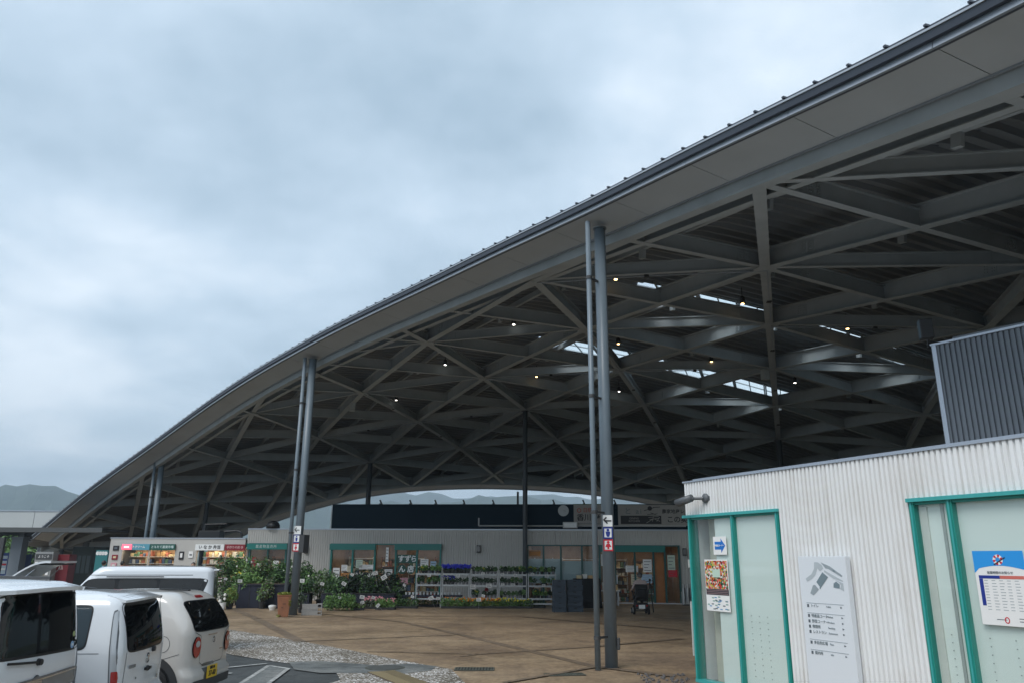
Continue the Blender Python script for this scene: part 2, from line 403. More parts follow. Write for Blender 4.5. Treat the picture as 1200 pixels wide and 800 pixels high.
# purlins half way between the girders, lifted on stub cleats
for s2 in range(-10, 14):
    s = s2+.42
    for c in range(-8, 6):
        k = clip(c, s-c, c+1, s-c-1)
        if not k: continue
        za, zb = (dzf(*cr2xy(*k[:2]))-.22, dzf(*cr2xy(*k[2:]))-.22); a = node(k[0], k[1], za); b = node(k[2], k[3], zb)
        mm = MB(); mm.bar(a, b, .1, .19); mm.bar(a.lerp(b, .5), a.lerp(b, .52), .1, .24, off=-.24); mm.bar(a.lerp(b, .02), a.lerp(b, .04), .1, .24, off=-.24); rb(mm, 'purlin', STEEL)

# front edge: soffit boards, fascia, eave cap, edge beams
def normal_at(E, i, sgn):
    a = E[max(0, i-1)]; b = E[min(len(E)-1, i+1)]; d = (b-a).normalized(); return Vector((d.y, -d.x))*sgn
def edge_pts(E, i, sgn, prof):
    n = normal_at(E, i, sgn); p = E[i]; z0 = zs(p.x, p.y); res = []
    for off, dz in prof:
        q = p+n*off; zq = zs(q.x, q.y)
        res.append((q.x, q.y, (zq if off > .5 else z0)+dz))
    return res
def sweep(mb, E, i0, i1, sgn, prof, shrink=0.0, mi=0, close=True):
    rings = [edge_pts(E, i, sgn, prof) for i in range(i0, i1+1)]
    if shrink:
        for k, o in ((0, 1), (-1, -2)):
            rings[k] = [tuple(Vector(a).lerp(Vector(b), shrink)) for a, b in zip(rings[k], rings[o])]
    n = len(prof); b = len(mb.v); mb.v += [p for r_ in rings for p in r_]
    for i in range(len(rings)-1):
        for k in range(n if close else n-1):
            k2 = (k+1) % n; mb.f.append((b+i*n+k, b+i*n+k2, b+(i+1)*n+k2, b+(i+1)*n+k)); mb.m.append(mi)
    if close:
        mb.f.append(tuple(b+k for k in range(n))[::-1]); mb.f.append(tuple(b+(len(rings)-1)*n+k for k in range(n))); mb.m += [mi, mi]
i = 0; step = 4
while i+step < len(EDGE_F):
    m1 = MB(); sweep(m1, EDGE_F, i, i+step, 1, [(.03, .36), (1.02, .20), (1.02, .24), (.03, .40)], .012); rb(m1, 'soffit_panel', SOFFIT)
    i += step
i = 0
while i+step < len(EDGE_F):
    m1 = MB(); sweep(m1, EDGE_F, i, i+step, 1, [(.0, .33), (.05, .33), (.10, .54), (.05, .54)], .008); rb(m1, 'fascia_panel', FASCIA)
    i += step
last = i
m1 = MB(); sweep(m1, EDGE_F, 0, last, 1, [(.06, .345), (.12, .345), (.16, .55), (.11, .55)]); rb(m1, 'fascia_backing', FDARK)
m1 = MB(); sweep(m1, EDGE_F, 0, last, 1, [(-.08, .55), (.3, .55), (.3, .60), (-.08, .58)]); rb(m1, 'eave_cap', CAPM)
m1 = MB(); sweep(m1, EDGE_F, 0, last, 1, [(-.03, .602), (.3, .61), (.3, .67), (-.03, .64)]); rb(m1, 'eave_flashing', FDARK)
m1 = MB(); sweep(m1, EDGE_F, 0, last, 1, [(-.045, .44), (.04, .44), (.05, .549), (-.06, .549)]); rb(m1, 'gutter_shade_band', FDARK)  # dark gutter strip stands for the shadow under the eave cap
m1 = MB(); sweep(m1, EDGE_F, 0, last, 1, [(1.02, .17), (1.07, .17), (1.07, .24), (1.023, .24)]); rb(m1, 'soffit_trim', FASCIA)
m1 = MB(); sweep(m1, EDGE_F, 0, last, 1, [(1.09, -.06), (1.34, -.06), (1.34, -.03), (1.12, -.03), (1.12, .45), (1.09, .45)]); rb(m1, 'edge_beam', STEEL)
m1 = MB(); sweep(m1, EDGE_F, 0, last, 1, [(1.78, .02), (1.96, .02), (1.96, .05), (1.89, .05), (1.89, .45), (1.86, .45), (1.86, .05), (1.78, .05)]); rb(m1, 'edge_beam', STEEL)
# seam caps on the roof edge
for i in range(0, last):
    for t in (0,):
        p = EDGE_F[i].lerp(EDGE_F[i+1], t); n = normal_at(EDGE_F, i, 1); z = zs(p.x, p.y)
        mm = MB(); a = p-n*.07; b = p+n*.5
        mm.bar((a.x, a.y, z+.63), (b.x, b.y, z+.665), .04, .03); rb(mm, 'seam_cap', FDARK)
# rear edge, mirrored
i = 0
while i+step < len(EDGE_R):
    m1 = MB(); sweep(m1, EDGE_R, i, i+step, 1, [(.03, .0), (.9, .0), (.9, .04), (.03, .04)], .012); rb(m1, 'rear_soffit_panel', FASCIA)
    i += step
lr = i
m1 = MB(); sweep(m1, EDGE_R, 0, lr, 1, [(0, -.05), (.04, -.05), (.04, 1.25), (0, 1.25)]); rb(m1, 'rear_fascia', FASCIA)
m1 = MB(); sweep(m1, EDGE_R, 0, lr, 1, [(.95, -.08), (1.15, -.08), (1.15, .6), (.95, .6)]); rb(m1, 'rear_edge_beam', STEEL)

# electrical conduit clipped along the underside of some beams
for (c0, r0, c1, r1, n_) in ((0, 1, 1, 1, 1), (-1, 3, 1, 3, 2), (0, 2, 0, 5, 3), (1, 1, 1, 5, 4), (1, 2, 2, 2, 1), (-3, 4, -1, 4, 2), (-2, 3, -2, 6, 3)):
    pts = [node(c0+(c1-c0)*k/(n_*2), r0+(r1-r0)*k/(n_*2), -.045) for k in range(n_*2+1)]; off_ = Vector((.06, .05, 0))
    rb(MB().tube([p+off_ for p in pts], .016, 6), 'conduit', FASCIA)
    for p in pts[1::2]: q = p+off_; rb(MB().box(q.x-.06, q.x+.06, q.y-.06, q.y+.06, q.z-.05, q.z+.03), 'junction_box', DARKG)
# pendant lamps
for k, (c, r, warm) in enumerate([(.33, 1.23, 1), (.09, 2.52, 1), (-.42, 1.95, 0), (-.67, 3.24, 1), (-1.19, 2.72, 0), (-1.95, 3.47, 0), (.62, 3.0, 1), (-.15, 3.76, 0), (.88, 1.75, 1), (1.4, 2.24, 1), (1.14, 3.51, 0), (1.66, 4.02, 0)]):
    p = node(c, r, .3); lb = ['nearest, just right of the tall front column', 'right of the tall front column beside the lower skylight', 'left of the tall front column, highest there', 'yellowish, above the inner black column', 'white, between the two nearer front columns', 'white, leftmost of all', 'orange, between the two skylight strips', 'white, lowest right of the front column', 'orange, against the upper skylight strip', 'orange, at the right end of the upper skylight', 'white, right end of the lower skylight', 'white, above the white kiosk'][k]
    t = thing('pendant_lamp', (p.x, p.y, p.z), 0, 'small hanging lamp under the canopy, '+lb, 'lamp', 'pendant lamps under the canopy')
    MB().cyl((0, 0, .10), (0, 0, .52), .012, n=6).build('rod', BLACKP, t)
    MB().lathe([(.03, .24), (.075, .2), (.085, .03), (.08, .0)], n=12).build('shade', DARKG, t, smooth=True)
    MB().lathe([(.015, -.02), (.045, -.018), (.05, .0), (.03, .02)], n=12).build('bulb', WARM if warm else COOL, t)
# loudspeaker horns and small boxes hanging from the beams
for k, (c, r) in enumerate([(.95, 3.0), (-2.2, 3.2)]):
    p = node(c, r, 0)
    t = thing('hanging_speaker', (p.x, p.y, p.z), .3, ['pale box speaker hanging from a beam above the white kiosk', 'small pale speaker hanging from the lattice left of centre'][k], 'speaker', 'speakers hung from the canopy')
    MB().box(-.13, .13, -.12, .12, -.42, .0).build('housing', mat('pale_plastic', (.4, .43, .43), .5), t, bevel=.02)
    MB().cyl((0, 0, 0), (0, 0, .5), .015, n=6).build('rod', DARKG, t)

# ================================================================== COLUMNS
def toilet_signs(root, ang, z0, r, s=.235, sw=1.0):
    """three square plates one above the other, bent slightly off the pole on brackets; ang = direction they face"""
    M0 = Matrix.Rotation(ang, 4, 'Z')
    for k, (ground, rim) in enumerate(((WHITEP, None), (WHITEP, NAVY), (WHITEP, REDP))):
        zc = z0-(s+.012)*k
        pl = MB().box(-s/2*sw, s/2*sw, -r-.02, -r-.004, zc-s/2, zc+s/2)
        o = pl.build('sign_plate', [rim or ground], root); o.data.transform(M0)
        if rim: q = MB().box(-s*.38*sw, s*.38*sw, -r-.023, -r-.0195, zc-s*.38, zc+s*.38).build('sign_face', ground, o); q.data.transform(M0)
        mm = MB(); y = -r-.026
        def tri(a, b, c): mm.add([(a[0], y, a[1]), (b[0], y, b[1]), (c[0], y, c[1])], [(0, 1, 2)])
        if k == 0:
            mm.bar((-s*.30, y, zc-.012), (s*.33, y, zc-.012), .004, .026)
            for sg in (1, -1): mm.bar((-s*.33, y, zc), (-s*.06, y, zc+sg*s*.27), .004, .026)
            mm2 = INK
        else:
            mm.add([(.028*cos(i*pi/5), y, zc+s*.25+.028*sin(i*pi/5)) for i in range(10)], [tuple(range(10))])
            if k == 1:
                mm.add([(-.045, y, zc+s*.12), (.045, y, zc+s*.12), (.04, y, zc-s*.1), (.022, y, zc-s*.33), (-.022, y, zc-s*.33), (-.04, y, zc-s*.1)], [tuple(range(6))])
            else:
                mm.add([(-.03, y, zc+s*.12), (.03, y, zc+s*.12), (.06, y, zc-s*.15), (.02, y, zc-s*.15), (.018, y, zc-s*.33), (-.018, y, zc-s*.33), (-.02, y, zc-s*.15), (-.06, y, zc-s*.15)], [tuple(range(8))])
            mm2 = rim
        q = mm.build('pictogram', mm2, o); q.data.transform(M0)
def outer_column(loc, pipe, h, rad, prad, label, signs=None, box=None):
    t = thing('canopy_column', (*loc, 0), 0, label, 'column', 'round steel columns carrying the front edge')
    MB().cyl((0, 0, 0), (0, 0, h+.12), rad, n=32).build('pole', COLM, t, smooth=False)
    for f in t.children[0].data.polygons: f.use_smooth = len(f.vertices) == 4
    px_, py_ = pipe[0]-loc[0], pipe[1]-loc[1]
    d = MB().cyl((px_, py_, .0), (px_, py_, h+.15), prad, n=16).build('downpipe', COLM, t, smooth=True)
    for f in d.data.polygons: f.use_smooth = len(f.vertices) == 4
    z = .55
    while z < h:
        m = MB(); m.bar((px_*.92, py_*.92, z), (0, 0, z), .04, .04)
        m.cyl((px_, py_, z-.015), (px_, py_, z+.055), prad+.012, n=14); m.build('pipe_bracket', DARKG, t)
        z += 2.35 if z < 3 else 2.6
    MB().cyl((0, 0, h+.12), (0, 0, h+.14), rad*1.25, n=20).build('cap_plate', COLM, t)
    MB().cyl((0, 0, 0), (0, 0, .015), rad*1.12, n=24).build('base_ring', DARKG, t)
    if signs: toilet_signs(t, signs[0], signs[1], rad, signs[2], .84 if signs[2] < .25 else 1)
    for (ang, z0, z1, dd, ww) in box or []:
        m = MB(); m.box(-ww/2, ww/2, -rad-dd, -rad, z0, z1); o = m.build('junction_box', DARKG, t, bevel=.008); o.data.transform(Matrix.Rotation(ang, 4, 'Z'))
    return t
outer_column((1.96, 15.95), (1.66, 15.62), zs(1.9, 15.95)-.0, .124, .056, 'nearest and tallest grey steel column with toilet signs and slim downpipe', (-.12, 2.76, .225), [(radians(75), .33, .55, .05, .1)])
outer_column((-8.0, 29.9), (-8.27, 29.72), zs(-8.0, 29.9), .15, .07, 'grey steel column beside the terracotta planter with small toilet signs', (-.25, 3.02, .30), [(radians(60), 2.2, 2.85, .25, .28)])
outer_column((-20.0, 44.2), (-20.32, 44.05), zs(-20.0, 44.2)-.0, .16, .08, 'farthest grey steel column rising behind the white van', None, None)
def inner_column(loc, rad, label, z0=0):
    h = zs(*loc)
    t = thing('inner_column', (*loc, z0), 0, label, 'column', 'dark inner columns of the canopy')
    MB().cyl((0, 0, 0), (0, 0, h-z0), rad, n=20).build('pole', COLDK, t, smooth=False)
    MB().cyl((0, 0, h-z0-.04), (0, 0, h-z0-.015), rad*1.7, n=16).build('cap_plate', COLDK, t)
    m = MB(); m.cyl((0, 0, 0), (0, 0, .03), rad*1.6, n=16).build('base_plate', COLDK, t)
    return t
inner_column((.70, 38.86), .12, 'black slim column in front of the shop wall behind the flower shelves')
inner_column(cr2xy(-3, 5), .15, 'black column rising behind the left part of the dark parapet')
inner_column(cr2xy(1, 5), .15, 'black column seen just above the roof of the white kiosk')
inner_column(cr2xy(-5, 5), .15, 'dark column behind the small shops at the left')
inner_column(cr2xy(-7, 5), .15, 'short dark column under the low left tip of the canopy')
# ================================================================== MEASURING
def ray(px, py):
    a = (px-600)/F_PX; b = -(py-400)/F_PX; c, s = cos(ROLL), sin(ROLL)
    a2 = a*c-b*s; b2 = a*s+b*c
    return Vector((a2, cos(PITCH)-b2*sin(PITCH), sin(PITCH)+b2*cos(PITCH)))
def at(px, py, Y):
    d = ray(px, py); return Vector((0, 0, EYE))+d*(Y/d.y)
def gnd(px, py):
    d = ray(px, py); return Vector((0, 0, EYE))+d*(-EYE/d.z)

# ================================================================== GROUND
def groundmat(name, c1, c2, c3, scale, rough, fine, bump, wet=.25):
    m = bpy.data.materials.new(name); m.use_nodes = True; nt = m.node_tree; b = nt.nodes['Principled BSDF']
    t = nt.nodes.new("ShaderNodeTexCoord")
    def noise(s, d=6, r=.6):
        n = nt.nodes.new("ShaderNodeTexNoise"); n.inputs['Scale'].default_value = s; n.inputs['Detail'].default_value = d; n.inputs['Roughness'].default_value = r
        nt.links.new(t.outputs['Object'], n.inputs['Vector']); return n.outputs[0]
    def ramp(src, stops):
        r = nt.nodes.new("ShaderNodeValToRGB"); nt.links.new(src, r.inputs[0]); e = r.color_ramp.elements
        while len(e) < len(stops): e.new(.5)
        for k, (p, c) in zip(e, stops): k.position = p; k.color = (*c, 1) if len(c) == 3 else c
        return r.outputs[0]
    big = ramp(noise(scale), [(.36, c2), (.5, c1), (.64, c3)])
    fn = ramp(noise(fine, 3, .7), [(.35, (.72, .72, .72)), (.65, (1.18, 1.18, 1.18))])
    mx = nt.nodes.new("ShaderNodeMix"); mx.data_type = 'RGBA'; mx.blend_type = 'MULTIPLY'; mx.inputs[0].default_value = 1
    nt.links.new(big, mx.inputs[6]); nt.links.new(fn, mx.inputs[7]); nt.links.new(mx.outputs[2], b.inputs['Base Color'])
    st = ramp(noise(scale*4.5, 5, .65), [(.38, (.70, .70, .71)), (.5, (1, 1, 1)), (.7, (1.1, 1.09, 1.07))]); m3 = nt.nodes.new("ShaderNodeMix"); m3.data_type = 'RGBA'; m3.blend_type = 'MULTIPLY'; m3.inputs[0].default_value = .8
    nt.links.new(mx.outputs[2], m3.inputs[6]); nt.links.new(st, m3.inputs[7]); nt.links.new(m3.outputs[2], b.inputs['Base Color'])
    rr = nt.nodes.new("ShaderNodeMapRange"); rr.inputs[1].default_value = .35; rr.inputs[2].default_value = .65; rr.inputs[3].default_value = rough-wet; rr.inputs[4].default_value = rough+.1
    nt.links.new(noise(scale*.7, 4), rr.inputs[0]); nt.links.new(rr.outputs[0], b.inputs['Roughness'])
    bp = nt.nodes.new("ShaderNodeBump"); bp.inputs['Strength'].default_value = bump; bp.inputs['Distance'].default_value = .01
    nt.links.new(noise(fine*1.3, 3), bp.inputs['Height']); nt.links.new(bp.outputs[0], b.inputs['Normal'])
    MATS[name] = m; return m
PLAZA = groundmat('plaza_concrete', (.285, .205, .13), (.21, .15, .10), (.34, .25, .16), .45, .62, 9, .25, .22)
BANDC = groundmat('paving_joint_band', (.19, .142, .098), (.15, .11, .078), (.22, .165, .115), 1.5, .6, 12, .2)
ASPH = groundmat('asphalt', (.062, .068, .068), (.045, .05, .052), (.08, .085, .083), .6, .6, 45, .5)
WETA = groundmat('worn_asphalt', (.17, .18, .175), (.12, .13, .13), (.23, .235, .225), .9, .55, 30, .4)
def aggregate():
    m = bpy.data.materials.new('washed_aggregate'); m.use_nodes = True; nt = m.node_tree; b = nt.nodes['Principled BSDF']
    t = nt.nodes.new("ShaderNodeTexCoord")
    v = nt.nodes.new("ShaderNodeTexVoronoi"); v.inputs['Scale'].default_value = 34; nt.links.new(t.outputs['Object'], v.inputs['Vector'])
    r = nt.nodes.new("ShaderNodeValToRGB"); e = r.color_ramp.elements; r.color_ramp.interpolation = 'LINEAR'
    for k, (p, c) in zip([e[0], e[1], e.new(.5), e.new(.75)], [(.05, (.12, .105, .085)), (.95, (.40, .36, .30)), (.45, (.20, .18, .15)), (.7, (.28, .25, .21))]): k.position = p; k.color = (*c, 1)
    sp = nt.nodes.new("ShaderNodeSeparateColor"); nt.links.new(v.outputs['Color'], sp.inputs[0]); nt.links.new(sp.outputs[0], r.inputs[0])
    n = nt.nodes.new("ShaderNodeTexNoise"); n.inputs['Scale'].default_value = .8; n.inputs['Detail'].default_value = 5; nt.links.new(t.outputs['Object'], n.inputs['Vector'])
    r2 = nt.nodes.new("ShaderNodeValToRGB"); r2.color_ramp.elements[0].position = .35; r2.color_ramp.elements[0].color = (.62, .6, .56, 1); r2.color_ramp.elements[1].position = .6; nt.links.new(n.outputs[0], r2.inputs[0])
    mx = nt.nodes.new("ShaderNodeMix"); mx.data_type = 'RGBA'; mx.blend_type = 'MULTIPLY'; mx.inputs[0].default_value = 1
    nt.links.new(r.outputs[0], mx.inputs[6]); nt.links.new(r2.outputs[0], mx.inputs[7]); nt.links.new(mx.outputs[2], b.inputs['Base Color']); b.inputs['Roughness'].default_value = .85; b.inputs['Specular IOR Level'].default_value = .2
    bp = nt.nodes.new("ShaderNodeBump"); bp.inputs['Strength'].default_value = .5; bp.inputs['Distance'].default_value = .008; nt.links.new(v.outputs['Distance'], bp.inputs['Height']); nt.links.new(bp.outputs[0], b.inputs['Normal'])
    return m
AGG = aggregate()
GRASSY = mat('distant_ground', (.07, .09, .05), .9, noise=(.05, (.05, .07, .04), .3))
def sheet(name, pts, z, m): return struct(MB().poly([(x, y, z) for x, y in pts]).build(name, m))
sheet('ground', [(-4000, -4000), (4000, -4000), (4000, 4000), (-4000, 4000)], -.02, GRASSY)
sheet('road', [(-120, -60), (40, -60), (40, 120), (-120, 120)], -.012, ASPH)
CURVE = [(-26, 38.5), (-17, 31.0), (-12, 27.3), (-8.12, 23.7), (-5.34, 20.7), (-3.39, 18.38), (-2.03, 16.66), (-1.12, 15.7), (-.75, 13.94), (-.55, 12), (-.5, 9), (-.5, 3), (-.5, -4)]
sheet('plaza', CURVE[::-1]+[(-40, 50), (-40, 64), (26, 64), (26, -4)][0:4], -.004, PLAZA)
# exposed aggregate strip between plaza and parking
INNER = [(-26, 36.0), (-17, 28.6), (-12.5, 24.3), (-8.6, 20.5), (-5.9, 17.62), (-4.9, 16.75), (-4.37, 16.35), (-3.4, 15.9), (-2.9, 14.2), (-3.6, 12.2), (-4.4, 10), (-4.4, -4)]
sheet('aggregate_paving', INNER[::-1]+CURVE[:], .000, AGG)
sheet('worn_paving_patch', [tuple(gnd(*q)[:2]) for q in ((338, 775), (378, 774), (440, 779), (480, 777), (512, 780), (505, 785), (465, 790), (420, 788), (375, 788), (345, 784))], .004, WETA)
# darker jointing bands between the slabs
JB = [((300, 724), (352, 751), 7), ((272, 712), (300, 724), 6), ((700, 781), (540, 743), 5), ((540, 743), (470, 728), 5), ((700, 757), (560, 766), 3), ((560, 766), (540, 768.5), 3), ((470, 728), (352, 716), 4), ((352, 751), (540, 743), 2.2), ((300, 724), (430, 721), 3), ((430, 721), (610, 722), 3), ((700, 781), (790, 792), 5), ((610, 722), (800, 738), 4), ((430, 763), (560, 766), 2), ((590, 800), (700, 781), 3), ((700, 757), (800, 748), 3)]
for (a, b, wd) in JB:
    A_, B_ = gnd(*a), gnd(*b); d = (B_-A_).normalized(); n = Vector((d.y, -d.x, 0))*wd*.022
    struct(MB().poly([(p.x, p.y, .0005+.0012*JB.index((a, b, wd))) for p in (A_-n, B_-n, B_+n, A_+n)]).build('paving_joint', BANDC))
LINEM = mat('road_paint', (.50, .51, .49), .6, noise=(7, (.20, .20, .19), .16))
def line(a, b, wd, z=.008, name='parking_line'):
    d = (b-a).normalized(); n = Vector((d.y, -d.x, 0))*wd/2
    struct(MB().poly([(p.x, p.y, z) for p in (a-n, b-n, b+n, a+n)]).build(name, LINEM))
line(gnd(258, 782.6), gnd(313, 777), .08)
o1, o2, o3 = gnd(315, 779.5), gnd(338, 783), gnd(272, 807); o4 = o3+(o2-o1)
line(o1, o2, .08); line(o1, o3, .08, .0092); line(o2, o4, .08, .0104)
for k in range(1, 5):
    pass
sheet('painted_panel', [tuple(q[:2]) for q in (o1, o2, o4, o3)], .0064, WETA)
for k in range(-3, 3): line(Vector((-5.0, 10.85+k*2.05-.05, 0)), Vector((-9.8, 10.85+k*2.05+.1, 0)), .1, .008)
# tactile paving: yellow-brown plates with raised bars
tp = thing('tactile_plate', (*gnd(466, 794)[:2], 0), radians(-62), 'brown and yellow ribbed guiding plate let into the aggregate strip', 'paving plate')
MB().box(-.9, .9, -.26, .26, .0, .012).build('base', mat('tactile_brown', (.11, .08, .05), .6), tp)
for k in range(17):
    x = -.85+k*.1
    MB().bar((x, -.25, .012), (x+.09, 0, .012), .022, .006).bar((x+.09, 0, .012), (x, .25, .012), .022, .006).build('raised_bar', mat('tactile_yellow', (.36, .30, .17), .6), tp)
# drain gratings and covers
GRATE = mat('grating_steel', (.17, .18, .15), .5, metal=.5, noise=(8, (.10, .11, .09), .2))
def grate(name, cx_, cy_, rz, lx, ly, label, n):
    t = thing(name, (cx_, cy_, 0), rz, label, 'drain', None)
    MB().box(-lx/2, lx/2, -ly/2, ly/2, .0, .006).build('pit', INK, t)
    m = MB(); m.box(-lx/2, lx/2, -ly/2, -ly/2+.03, .004, .012).box(-lx/2, lx/2, ly/2-.03, ly/2, .004, .012).box(-lx/2, -lx/2+.03, -ly/2+.031, ly/2-.031, .004, .012).box(lx/2-.03, lx/2, -ly/2+.031, ly/2-.031, .004, .012); m.build('frame', GRATE, t)
    for k in range(n):
        x = -lx/2+.03+(lx-.06)*(k+.5)/n
        MB().box(x-.008-lx/n*.14, x+.008+lx/n*.14, -ly/2+.03, ly/2-.03, .005, .011).build('grate_bar', GRATE, t)
grate('drain_grate', *gnd(556, 783.5)[:2], 0, .75, .42, 'square metal drain grate at the corner of the aggregate strip', 12)
grate('drain_grate', *gnd(662, 790)[:2], .2, .72, .30, 'rusty rectangular drain grate in front of the tall column', 12)
cpos = gnd(451, 782)
t = thing('manhole_cover', (*cpos[:2], 0), 0, 'round iron manhole cover in the worn asphalt patch', 'manhole cover')
MB().lathe([(.34, .004), (.34, .012), (.3, .014)], n=28).build('cover', mat('iron', (.10, .105, .10), .55, noise=(14, (.06, .065, .06), .2)), t)
MB().lathe([(.38, .003), (.38, .009)], n=28).build('rim', GRATE, t)
gm = MB(); 
for k in range(70):
    x = RND.uniform(2.3, 3.15); y = 14.2+RND.uniform(-.1, .9)-.0*(x); r_ = RND.uniform(.015, .035); gm.ball((x, y, .01), r_, 6, 3, sz=.7)
gp = gm.build('pebbles', mat('pebble', (.16, .15, .15), .7, noise=(30, (.05, .05, .05), .2))); gp['kind'] = 'stuff'; gp['label'] = 'dark pebbles at the foot of the white kiosk corner'; gp['category'] = 'pebbles'

# ================================================================== SHOP BUILDING BEHIND THE PLAZA
FX = 0.0; FY = 39.29; FR = math.atan(-.0875)
shop = thing('shop_building', (FX, FY, 0), FR, 'long low grey shop building with teal window frames at the back of the plaza', 'building')
def loc(px, py, dy=0):
    """point of the shop front (its own frame) seen at a pixel; dy = distance behind (+) or before (-) the wall"""
    d = ray(px, py); n = Vector((.0872, .9962, 0)); o = Vector((0, 0, EYE)); p0 = Vector((FX, FY, 0))+n*dy
    q = o+d*((p0-o).dot(n)/d.dot(n)); r = Matrix.Rotation(-FR, 4, 'Z') @ (q-Vector((FX, FY, 0))); return r.x, r.z
OPEN = [(-9.1, -3.45, .0, 2.70), (.80, 8.22, .0, 2.68), (-13.42, -11.32, .0, 2.69)]
def wall_with_openings(parent, x0, x1, z0, z1, ops, y0, y1, m, name='wall'):
    xs = sorted({x0, x1}|{v for o in ops for v in o[:2]})
    for a, b in zip(xs[:-1], xs[1:]):
        o = [q for q in ops if q[0] < (a+b)/2 < q[1]]
        if not o: MB().box(a, b, y0, y1, z0, z1).build(name, m, parent)
        else:
            if o[0][2] > z0+.01: MB().box(a, b, y0, y1, z0, o[0][2]).build(name, m, parent)
            if o[0][3] < z1-.01: MB().box(a, b, y0, y1, o[0][3], z1).build(name, m, parent)
wall_with_openings(shop, -13.5, 16, 0, 3.40, OPEN, 0, .2, GREYW)
# vertical ribs of the cladding
def ribs(parent, x0, x1, z0, z1, y, pitch, dep, m, name='cladding_ribs'):
    mb = MB(); x = x0+pitch*.25
    while x < x1-pitch*.5:
        mb.add([(x, y, z0), (x+pitch*.18, y-dep, z0), (x+pitch*.5, y-dep, z0), (x+pitch*.68, y, z0), (x, y, z1), (x+pitch*.18, y-dep, z1), (x+pitch*.5, y-dep, z1), (x+pitch*.68, y, z1)], [(0, 1, 5, 4), (1, 2, 6, 5), (2, 3, 7, 6), (4, 5, 6, 7), (3, 2, 1, 0)]); x += pitch
    return mb.build(name, m, parent)
for a, b, z0, z1 in ((-13.5, -9.12, 2.71, 3.36), (-11.3, -9.12, 0, 2.68), (-9.1, -3.45, 2.72, 3.36), (-3.43, .78, 0, 3.36), (.8, 8.2, 2.72, 3.36), (8.24, 16, 0, 3.36)):
    ribs(shop, a, b, z0, z1, 0, .12, .014, GREYW)
MB().box(-13.52, 16, -.03, .23, 3.40, 3.46).build('coping', COPING, shop)
for x in (-10.3, -1.55): MB().box(x-.03, x+.03, -.02, -.0, 0, 3.39).build('joint_cover', GREYW, shop)
# body behind
MB().box(-13.5, 16, .2, 9, 3.2, 3.33).build('flat_roof', BANDM, shop)
MB().box(-13.5, 16, 8.8, 9, 0, 3.2).build('rear_wall', GREYW, shop)
MB().box(-13.5, -13.3, .2, 8.8, 0, 3.19).build('side_wall', GREYW, shop)
# parapet screen
MB().box(-9.2, 16, .12, .3, 3.47, 4.64).build('parapet_screen', BANDM, shop)
MB().box(-9.22, 16, .1, .32, 4.642, 4.68).build('parapet_cap', BANDM, shop)
MB().box(-9.24, -9.21, .05, .11, 3.465, 4.66).build('end_trim', WHITEP, shop)
for k, x in enumerate([-6.7, -5.15, -3.85, -2.4, -.9, 2.15, 3.65, 5.2]):
    MB().box(x-.06, x+.06, .05, .3, 4.68, 4.72).bar((x+.02, .15, 4.72), (x-.06, .15, 4.90), .07, .09, up=(0, 1, 0)).build('parapet_bracket', BLACKP, shop)
MB().box(.28, .38, .12, .22, 4.68, 5.3).build('antenna_post', BLACKP, shop)
m = MB(); m.tube([(-1.62, .03, 4.0), (-1.62, .03, 3.62), (8.6, .03, 3.62)], .035, 8); m.build('cable_rail', mat('rail_grey', (.42, .43, .44), .4), shop)
# end units of the teal frames: (x0,x1,z0,z1)
def frame_run(root, posts, ztop, header, y=-.04, hdr=None, hm=TEAL, thin=TEALD):
    for x in posts: MB().box(x-.045, x+.045, y-.03, y+.1, .0, ztop-.002).build('frame_post', thin, root)
    if hdr:
        for a, b in hdr: MB().box(a, b, y-.16, y+.12, header, ztop+.03).build('header', hm, root)
    MB().box(posts[0]-.05, posts[-1]+.05, y-.04, y+.1, ztop-.01, ztop+.05).build('top_rail', thin, root)
f1 = thing('window_frame', (FX, FY, 0), FR, 'wide teal framed shop window with a hiragana notice left of the grey wall', 'shop window', None)
ROOTM[f1.name] = Matrix.Translation((FX, FY, 0)) @ Matrix.Rotation(FR, 4, 'Z')
frame_run(f1, [-9.05, -7.95, -6.82, -5.75, -4.68, -3.5], 2.68, 2.42, hdr=[(-9.12, -6.78), (-5.8, -3.44)], thin=TEAL)
for a, b in ((-9, -8), (-7.9, -6.87), (-5.7, -4.73), (-4.63, -3.55)): MB().box(a, b, .0, .008, .05, 2.42).build('pane', FARGLASS, f1)
MB().box(-6.77, -5.8, .1, .108, .05, 2.66).build('pane', FARGLASS, f1)
f2 = thing('window_frame', (FX, FY, 0), FR, 'long dark teal window front and glass entrance at the right end of the shop', 'shop window')
frame_run(f2, [.83, 1.62, 2.47, 3.5, 4.35, 5.1, 6.05, 6.95, 7.5, 8.18], 2.66, 2.38, hdr=[(4.4, 7.5)], thin=TEALD)
for a, b in ((.87, 1.58), (1.66, 2.43), (2.51, 3.46), (3.54, 4.31)):
    MB().box(a, b, .0, .008, .05, 2.64).build('pane', FARGLASS, f2)
    MB().box(a, b, .03, .04, .9, 1.95 if a > 2 else 2.05).build('frosted_film', mat('frosted_film', (.30, .40, .42), .3), f2)
for a, b in ((4.4, 5.05), (5.15, 6.0), (6.1, 6.9), (7.55, 8.13)): MB().box(a, b, .0, .008, .05, 2.36).build('pane', FARGLASS, f2)
MB().box(5.14, 5.2, -.05, .02, .9, 1.3).build('door_handle', ALU, f2)
MB().box(4.3, 8.2, -.08, .08, .0, .05).build('threshold', ALU, f2)
f3 = thing('window_frame', (FX, FY, 0), FR, 'small teal framed window between the red shop sign and the column', 'shop window')
frame_run(f3, [-13.3, -12.35, -11.4], 2.68, 2.42, hdr=[(-13.42, -11.32)], thin=TEALD)
